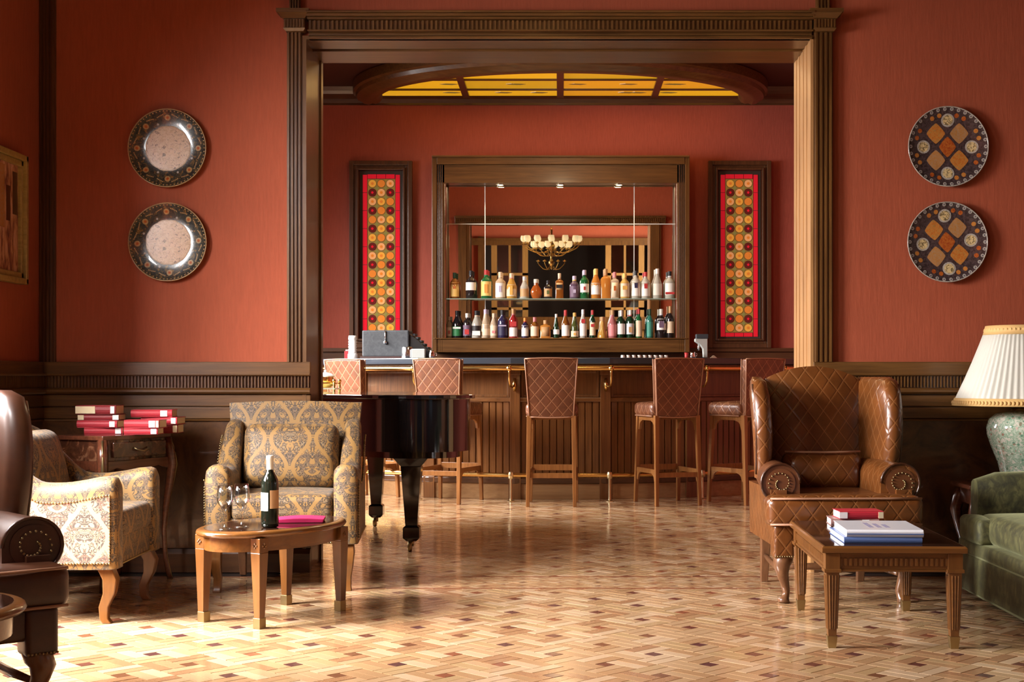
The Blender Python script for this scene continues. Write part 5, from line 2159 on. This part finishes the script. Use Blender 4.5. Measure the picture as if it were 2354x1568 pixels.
def bottle(label, group, X, z, H, W_, shape, body, cap, lab, lz=(.12, .58), extra=None, nk=None, y=14.285):
    t = thing('bottle', label, 'bottle', (X, y, z), 0, group)
    r = W_ / 2
    n = 16
    neck = max(.011, r * .36)
    m = MB(); m.smooth = True
    if shape == 'std':
        prof = [(r * .9, 0), (r, .006), (r, H * .60), (r * .85, H * .67), (neck * 1.1, H * .76), (neck, H * .80), (neck, H * .90)]
    elif shape == 'slope':
        prof = [(r * .9, 0), (r, .006), (r, H * .50), (r * .8, H * .60), (neck * 1.3, H * .74), (neck, H * .82), (neck, H * .90)]
    elif shape == 'champ':
        prof = [(r * .9, 0), (r, .006), (r, H * .42), (r * .8, H * .52), (neck * 1.6, H * .68), (neck * 1.1, H * .85), (neck, H * .92)]
    elif shape == 'round':
        prof = [(r * .45, 0), (r * .75, H * .08), (r, H * .30), (r * .97, H * .42), (r * .65, H * .60), (neck, H * .70), (neck, H * .88)]
    elif shape == 'cone':
        prof = [(r * .95, 0), (r, .01), (r * .93, H * .15), (r * .55, H * .45), (neck * 1.4, H * .70), (neck, H * .80), (neck, H * .88)]
    else:
        prof = [(r, 0), (r, H * .66), (r * .9, H * .70), (neck, H * .75), (neck, H * .86)]
    if shape in ('square', 'round'):
        rings = []
        for (q, zz) in prof:
            if shape == 'square':
                rings.append([(a * q, b * q * .8, zz) for a, b in ((-.9, -1), (.9, -1), (1, -.9), (1, .9), (.9, 1), (-.9, 1), (-1, .9), (-1, -.9))])
            else:
                rings.append([(q * cos(2 * pi * i / n), .55 * q * sin(2 * pi * i / n) if q > neck * 1.2 else q * sin(2 * pi * i / n), zz) for i in range(n)])
        m.loft(rings)
    else:
        m.lathe(prof, n=n)
    m.build('glass_body', 'bottle_' + body, t, angle=50)
    zt = prof[-1][1]
    m = MB(); m.smooth = True
    m.lathe([(neck * 1.12, zt - H * .07), (neck * 1.15, H * .995), (neck * .9, H), (.002, H)], n=12)
    m.build('cap', 'label_' + cap, t, angle=50)
    if nk:
        m = MB(); m.smooth = True
        m.lathe([(neck * 1.10, H * .78), (neck * 1.12, zt - H * .06)], n=12)
        m.build('neck_wrap', 'label_' + nk, t)
    if lab:
        m = MB(); m.smooth = True
        z0_, z1_ = H * lz[0], H * lz[1]
        if shape == 'square':
            m.box(-r * .8, r * .8, -r * .8 - .0015, -r * .8 + .002, z0_, z1_)
        elif shape == 'round':
            m.box(-r * .5, r * .5, -r * .56 - .001, -r * .3, z0_, z1_)
        else:
            rr = lambda zz: max(1e-3, next((a[0] + (b[0] - a[0]) * (zz - a[1]) / max(1e-6, b[1] - a[1]) for a, b in zip(prof, prof[1:]) if a[1] <= zz <= b[1]), r))
            m.loft([[(1.02 * rr(zz) * cos(q), 1.02 * rr(zz) * sin(q), zz) for q in [radians(195) + radians(150) * i / 8 for i in range(9)]] for zz in (z0_, (z0_ + z1_) / 2, z1_)], False, (False, False))
        lo = m.build('paper_label', 'label_' + lab, t)
        if extra:
            m = MB()
            ee, e0, e1, ew = extra
            m.box(-r * ew, r * ew, -(r * (.82 if shape == 'square' else .58 if shape == 'round' else 1.02)) - .003, -r * .3, H * e0, H * e1)
            m.build('label_emblem', 'label_' + ee, lo)
    return t


def bx_(xc):
    return (990 + xc / 3.336 - 1288) / 221.0


UP, LO = 'bottles on the upper glass shelf', 'bottles on the lower shelf of the bar mirror'
ZU, ZL = 1.8785, 1.4685
top = [
    (182, 895, 70, 'std', 'amber', 'dgreen', 'yellow', (.08, .62), ('rust', .38, .48, .3), 'dgreen', 'amber bottle with yellow label, leftmost on the upper shelf'),
    (308, 880, 80, 'std', 'dark', 'black', 'white', (.30, .58), None, None, 'dark bottle with white label, second from left on upper shelf'),
    (425, 875, 80, 'std', 'green', 'red', 'yellow', (.10, .60), ('orange', .2, .5, .3), 'green', 'green bottle with red cap and broad yellow label'),
    (533, 890, 75, 'std', 'cream', 'cream', 'white', (.06, .58), ('lilac', .25, .48, .25), 'cream', 'cream-necked bottle with pale lilac-crested label'),
    (618, 900, 75, 'slope', 'gold', 'cream', 'cream', (.10, .55), ('gold', .15, .5, .3), 'pink', 'golden bottle with cream label and pink neck band'),
    (718, 925, 65, 'slope', 'clear', 'silver', 'tan', (.10, .45), None, 'cream', 'short clear bottle with silver cap left of the round decanter'),
    (808, 945, 88, 'round', 'rust', 'clear', None, (0, 0), None, None, 'round flat amber decanter on the upper shelf'),
    (900, 955, 62, 'std', 'dark', 'black', 'tan', (.12, .55), ('olive', .25, .45, .3), None, 'smallest dark bottle on upper shelf, right of round decanter'),
    (988, 900, 60, 'square', 'amber', 'cream', 'tan', (.35, .62), ('black', .42, .55, .8), None, 'square amber bottle with slanting black label'),
    (1103, 920, 72, 'std', 'purple', 'lilac', 'purple', (.08, .55), ('lilac', .25, .4, .3), 'yellow', 'short purple-labelled bottle with yellow neck'),
    (1180, 875, 70, 'std', 'green', 'lilac', 'white', (.22, .52), ('red', .30, .42, .2), 'dgreen', 'green bottle with round white label and mauve foil top'),
    (1268, 865, 75, 'slope', 'orange', 'yellow', 'white', (.14, .52), None, 'yellow', 'orange bottle with tall white label and yellow neck'),
    (1343, 865, 70, 'square', 'orange', 'tan', None, (0, 0), None, 'tan', 'square-shouldered deep orange bottle without a label'),
    (1413, 890, 60, 'square', 'cream', 'pink', 'cream', (.06, .60), ('rust', .3, .48, .3), None, 'cream square bottle with pink cap and rust emblem'),
    (1490, 900, 72, 'std', 'yellow', 'yellow', 'cream', (.08, .60), ('gold', .35, .5, .5), None, 'pale yellow bottle with yellow cap on the upper shelf'),
    (1575, 880, 70, 'std', 'clear', 'black', 'white', (.10, .62), ('navy', .38, .56, .35), None, 'clear bottle with dark emblem and slim black top'),
    (1650, 890, 70, 'std', 'clear', 'red', 'white', (.10, .62), ('red', .38, .56, .35), None, 'clear bottle with red emblem and red cap'),
    (1740, 865, 70, 'slope', 'clear', 'white', 'clear', (.12, .5), None, None, 'tall clear bottle with round white stopper near the right end'),
    (1835, 885, 75, 'std', 'clear', 'black', 'white', (.14, .56), ('red', .16, .24, .9), 'silver', 'clear bottle with red-striped white label, rightmost on upper shelf'),
]
for (xc, ty, wd_, shp, body, cap, lab, lz, ex, nk, txt) in top:
    bottle(txt, UP, min(1.15, bx_(xc)), ZU, (1097 - ty) / 3.336 / 221, wd_ / 3.336 / 221, shp, body, cap, lab, lz, ex, nk)
low = [
    (122, 1230, 43, 'std', 'clear', 'white', 'white', (.10, .5), ('pink', .2, .35, .4), None, 'small clear bottle leftmost on the lower shelf'),
    (201, 1185, 74, 'slope', 'black', 'black', 'green', (.08, .42), ('white', .34, .40, .8), None, 'wide black bottle with green label on the lower shelf'),
    (278, 1205, 65, 'std', 'dark', 'white', 'purple', (.10, .52), ('red', .15, .35, .5), None, 'black bottle with white cap beside the green-labelled one'),
    (350, 1185, 75, 'slope', 'clear', 'black', 'dark', (.18, .45), ('white', .10, .26, .8), 'cream', 'clear bottle with dark and white label on lower shelf'),
    (420, 1175, 70, 'champ', 'cream', 'lilac', 'cream', (.10, .48), None, 'lilac', 'long-necked cream bottle with pale lilac neck'),
    (483, 1205, 62, 'slope', 'cream', 'cream', 'cream', (.10, .50), ('pink', .2, .3, .4), None, 'shorter cream bottle right of the long-necked one'),
    (550, 1180, 75, 'std', 'navy', 'black', 'navy', (.10, .5), ('lilac', .42, .46, .8), None, 'dark blue bottle on the lower shelf'),
    (632, 1170, 62, 'std', 'red', 'tan', 'white', (.06, .36), ('red', .40, .56, .8), 'pink', 'red-shouldered bottle with white label'),
    (722, 1240, 52, 'std', 'navy', 'orange', 'white', (.10, .62), None, 'red', 'small dark bottle with narrow white label and orange top'),
    (797, 1235, 62, 'std', 'amber', 'pink', 'cream', (.10, .56), None, 'pink', 'small amber bottle with pink cap and cream label'),
    (880, 1258, 78, 'square', 'orange', 'tan', 'tan', (.10, .62), None, None, 'squat square orange decanter on the lower shelf'),
    (963, 1210, 48, 'champ', 'dgreen', 'white', 'white', (.16, .36), None, 'green', 'slim green bottle with round white label and white top'),
    (1035, 1180, 62, 'slope', 'amber', 'red', 'white', (.08, .46), None, 'red', 'amber bottle with tall red neck foil'),
    (1105, 1200, 60, 'champ', 'olive', 'gold', 'cream', (.06, .28), ('gold', .12, .2, .3), 'gold', 'olive sparkling-wine bottle with gold foil neck'),
    (1170, 1175, 55, 'slope', 'clear', 'silver', 'white', (.08, .5), ('red', .52, .66, .5), None, 'clear bottle with white label and red shoulder mark'),
    (1243, 1180, 46, 'std', 'dgreen', 'red', 'cream', (.10, .56), ('red', .40, .5, .6), 'green', 'slim green bottle with red cap on the lower shelf'),
    (1318, 1232, 76, 'cone', 'gold', 'tan', None, (0, 0), None, None, 'cone-shaped golden bottle on the lower shelf'),
    (1395, 1180, 66, 'slope', 'pink', 'tan', 'pink', (.08, .48), None, None, 'rosy clear bottle right of the cone-shaped one'),
    (1462, 1182, 62, 'std', 'dgreen', 'white', 'white', (.14, .52), None, 'white', 'green bottle with white neck foil, left of a matching pair'),
    (1532, 1180, 62, 'std', 'dgreen', 'white', 'silver', (.14, .52), ('tan', .2, .4, .4), 'pink', 'green bottle with pinkish neck foil and grey label'),
    (1598, 1172, 50, 'std', 'green', 'red', 'cream', (.06, .6), None, 'dgreen', 'green bottle with red cap and cream label near lower right'),
    (1682, 1172, 50, 'std', 'teal', 'dgreen', 'teal', (.06, .56), None, 'dgreen', 'slim teal green bottle standing alone at lower right'),
    (1770, 1172, 72, 'std', 'dark', 'clear', 'white', (.28, .66), ('purple', .36, .58, .5), 'silver', 'dark bottle with large framed white label at lower right'),
    (1840, 1150, 56, 'std', 'dark', 'tan', 'cream', (.16, .52), None, 'tan', 'dark bottle with tan top, rightmost on the lower shelf'),
]
for (xc, ty, wd_, shp, body, cap, lab, lz, ex, nk, txt) in low:
    bottle(txt, LO, max(-1.157, min(1.145, bx_(xc))), ZL, (1397 - ty) / 3.336 / 221, wd_ / 3.336 / 221, shp, body, cap, lab, lz, ex, nk)


# ------------------------------------------------------------------ things on the counter
CZ = 1.2285


def onbar(deg, r=3.0):
    return (r * sin(radians(deg)), BCY - r * cos(radians(deg)))


x, y = onbar(-31.5)
rg_ = thing('cash_register', 'grey-backed cash register with black keyboard on the left of the bar', 'cash register', (x, y, CZ), radians(-6))
m = MB(); m.box(-.215, .215, -.05, .12, .02, .255); m.build('display_back', 'ash_box', rg_, bevel=.012)
m = MB(); m.prism([(.215, .0), (.42, .0), (.42, .05), (.36, .10), (.30, .16), (.215, .22)], -.03, .12, 'y'); m.build('keyboard_side', 'black', rg_, bevel=.004)
m = MB()
for i in range(6):
    u = i / 5
    m.box(.24 + u * .15, .262 + u * .15, -.01, .10, .205 - u * .15, .225 - u * .15)
m.build('keys', 'charcoal', rg_, bevel=.002)
m = MB(); m.box(-.23, .23, -.06, .13, 0, .02); m.build('base', 'steel', rg_)
m = MB(); m.smooth = True; m.tube([(.0, -.056, .25), (.0, -.058, .16)], .006, 6); m.sphere((0, -.058, .145), .018, 8, 6); m.build('latch', 'steel', rg_)
x, y = onbar(-39.6)
cu = thing('cup_stack', 'tall stack of white paper cups beside the grey cash register', 'cups', (x, y, CZ))
m = MB(); m.smooth = True
prof = []
for i in range(6):
    prof += [(.034, .045 + i * .024), (.040, .065 + i * .024)]
m.lathe(prof + [(.036, .215), (.002, .216)], n=18); m.build('upper_cups', 'white', cu)
m = MB(); m.smooth = True; m.lathe([(.042, 0), (.046, .006), (.046, .045), (.035, .055)], n=18); m.build('bottom_cup', 'white_ceramic', cu, angle=50)
x, y = onbar(-26.0)
ca = thing('metal_canister', 'steel canister with grey side box on the bar right of the register', 'canister', (x, y, CZ))
m = MB(); m.smooth = True; m.lathe([(.048, 0), (.05, .004), (.05, .098), (.046, .102), (.002, .103)], (-.05, 0, 0), 20); m.build('can', 'steel', ca, angle=50)
m = MB(); m.box(-.01, .11, -.05, .05, 0, .085); m.build('side_box', 'grey_plastic', ca, bevel=.006)
x, y = onbar(-22.3)
cr = thing('creamer_jug', 'small shiny steel jug on the bar left of the mirror frame', 'jug', (x, y, CZ))
m = MB(); m.smooth = True; m.lathe([(.024, 0), (.028, .02), (.024, .045), (.017, .06), (.020, .07), (.016, .07)], n=16); m.build('jug_body', 'chrome', cr)
m = MB(); m.smooth = True; m.tube([(.024, 0, .05), (.042, 0, .045), (.042, 0, .025), (.026, 0, .018)], .003, 6); m.build('handle', 'chrome', cr)
x, y = onbar(-42.5, 2.9)
bx2 = thing('red_box', 'dark red box with pink lid at the far left of the bar', 'box', (x, y, CZ))
m = MB(); m.box(-.05, .05, -.04, .04, 0, .075); m.build('box_body', 'red_cloth_dark', bx2, bevel=.003)
m = MB(); m.box(-.04, .052, -.042, .042, .075, .09); m.build('lid', 'label_pink', bx2, bevel=.003)

x, y = onbar(24.9)
gr = thing('coffee_grinder', 'grey coffee grinder with black top standing on the right of the bar', 'coffee grinder', (x, y, CZ))
m = MB(); m.prism([(-.065, .175), (-.065, .15), (-.02, .12), (.005, .085), (.012, .0), (.045, .0), (.045, .175)], -.045, .05, 'y'); m.build('housing', 'grey_plastic', gr, bevel=.004)
m = MB(); m.box(-.055, .052, -.05, .055, .175, .215); m.build('hopper_lid', 'charcoal', gr, bevel=.004)
m = MB(); m.box(-.06, .045, -.055, .055, 0, .010); m.build('base', 'charcoal', gr)
m = MB(); m.smooth = True; m.tube([(-.03, -.0, .13), (-.035, -.01, .07)], [.010, .006], 8); m.build('spout', 'steel', gr)
x, y = onbar(23.0)
jr = thing('steel_jug', 'steel milk jug in front of the coffee grinder', 'jug', (x, y - .03, CZ))
m = MB(); m.smooth = True; m.lathe([(.022, 0), (.026, .015), (.020, .04), (.022, .055), (.018, .055)], n=16); m.build('jug_body', 'chrome', jr)
m = MB(); m.smooth = True; m.tube([(.02, 0, .045), (.038, 0, .04), (.036, 0, .02), (.024, 0, .012)], .003, 6); m.build('handle', 'chrome', jr)
x, y = onbar(21.9)
m = MB(); m.smooth = True; m.lathe([(.012, 0), (.015, .004), (.018, .05), (.015, .05), (.012, .01)], n=14)
tag(m.build('red_cup', 'label_red', loc=(x, y, CZ)), 'tiny red cup on the bar left of the steel milk jug', 'cup')
x, y = onbar(27.2)
m = MB(); m.slab(lambda u, v: (-.028 + .056 * u, -.03 + .06 * v, .006 + .022 * sin(pi * u) * sin(pi * v)), lambda u, v: (-.03 + .06 * u, -.03 + .06 * v, 0), 6, 6)
tag(m.build('folded_napkin', 'paper_white', smooth=True, loc=(x, y, CZ)), 'crumpled white napkin on the bar right of the coffee grinder', 'napkin')
g0 = None
for i in range(9):
    x, y = onbar(11.2 + i * 1.02, 2.85)
    if g0 is None:
        g0 = thing('shot_glass', '', 'glass', group='upturned small glasses in a row on the bar')
        m = MB(); m.smooth = True; m.lathe([(.019, 0), (.016, .028), (.003, .0285)], n=12); m.build('glass_wall', 'label_white', g0, angle=50)
        o = g0
    else:
        o = copy_tree(g0)
    o.location = (x, y, CZ)
    o['label'] = 'small upturned white cup in the row of nine along the bar top'

# brass serving trolley at the left end of the bar
tr_ = thing('serving_trolley', 'brass serving trolley with glass sides at the left end of the bar', 'trolley', (-2.02, 11.35, 0))
for sx in (-1, 1):
    for sy in (-1, 1):
        m = MB(); m.smooth = True; m.tube([(sx * .17, sy * .14, .02), (sx * .17, sy * .14, 1.02)], .010, 8); m.sphere((sx * .17, sy * .14, 1.03), .016); m.build('post', 'brass', tr_)
for z in (.30, .96):
    m = MB(); m.box(-.18, .18, -.15, .15, z, z + .012); m.build('shelf', 'shelf_glass', tr_)
    m = MB(); m.smooth = True; m.tube([(-.17, -.14, z + .05), (.17, -.14, z + .05), (.17, .14, z + .05), (-.17, .14, z + .05)], .007, 8, closed=True); m.build('gallery_rail', 'brass', tr_)
for i, (dx, dy, lab) in enumerate(((-.09, .0, 'left white lidded pot on the brass trolley beside the bar'), (.07, .03, 'right white lidded pot on the brass trolley, nearer the stool'))):
    if i == 0:
        pt0 = thing('lidded_pot', lab, 'pot', group='white pots on the trolley')
        m = MB(); m.smooth = True; m.lathe([(.045, 0), (.065, .02), (.072, .05), (.068, .09)], n=20); m.build('pot_body', 'brass', pt0, angle=50)
        m = MB(); m.smooth = True; m.lathe([(.076, .09), (.076, .10), (.05, .118), (.012, .128), (.014, .145), (.002, .148)], n=20); m.build('lid', 'white_ceramic', pt0, angle=50)
        o = pt0
    else:
        o = copy_tree(pt0)
    o.location = (-2.02 + dx, 11.35 + dy, .973); o['label'] = lab

# ------------------------------------------------------------------ chandelier of the lounge (seen in the mirror)
cd = thing('chandelier', 'gold many-armed chandelier reflected in the bar mirror', 'chandelier', (-.16, 4.0, 2.22))
m = MB(); m.smooth = True
m.lathe([(.004, 0), (.02, .02), (.012, .05), (.045, .09), (.055, .13), (.03, .17), (.015, .21), (.03, .26), (.018, .31), (.05, .38), (.07, .43), (.035, .48), (.015, .55), (.02, .70), (.008, .75)], n=16)
m.build('stem', 'gold_leaf', cd)
m = MB(); m.smooth = True; m.tube([(0, 0, .74), (0, 0, 1.80)], .010, 6); m.build('chain', 'gold_leaf', cd)
for (n, rad, z0_, zc) in ((12, .50, .36, .46), (8, .33, .30, .36), (6, .24, .06, .14)):
    for i in range(n):
        a = 2 * pi * i / n + (.2 if n == 8 else 0)
        m = MB(); m.smooth = True
        pp = [(0.03, z0_), (rad * .3, z0_ - .06), (rad * .6, z0_ - .05), (rad * .9, z0_ + .02), (rad, zc - .03), (rad, zc)]
        m.tube([(r * cos(a), r * sin(a), z) for r, z in pp], .007, 6)
        m.lathe([(.008, 0), (.036, .012), (.032, .02), (.012, .022), (.012, .035)], (rad * cos(a), rad * sin(a), zc), 10)
        ao = m.build('arm', 'gold_leaf', cd)
        if n != 6:
            m = MB(); m.smooth = True
            m.lathe([(.016, .035), (.050, .06), (.058, .10), (.048, .15), (.042, .15), (.050, .10), (.044, .065), (.012, .045)], (rad * cos(a), rad * sin(a), zc), 10)
            m.build('candle_shade', 'bulb_shade', ao)
d = bpy.data.lights.new('chandelier_lamp', 'POINT'); d.energy = 14; d.color = (1, .5, .15); d.shadow_soft_size = .35
lo = bpy.data.objects.new('chandelier_lamp', d); COL.objects.link(lo); lo.location = (-.16, 4.0, 3.45)

d = bpy.data.lights.new('bar_pendant_lamp', 'POINT'); d.energy = 55; d.color = (1, .72, .42); d.shadow_soft_size = .2  # unseen lamp added to brighten the bar-side wall shown in the mirror
lo = bpy.data.objects.new('bar_pendant_lamp', d); COL.objects.link(lo); lo.location = (0, 9.7, 3.55)
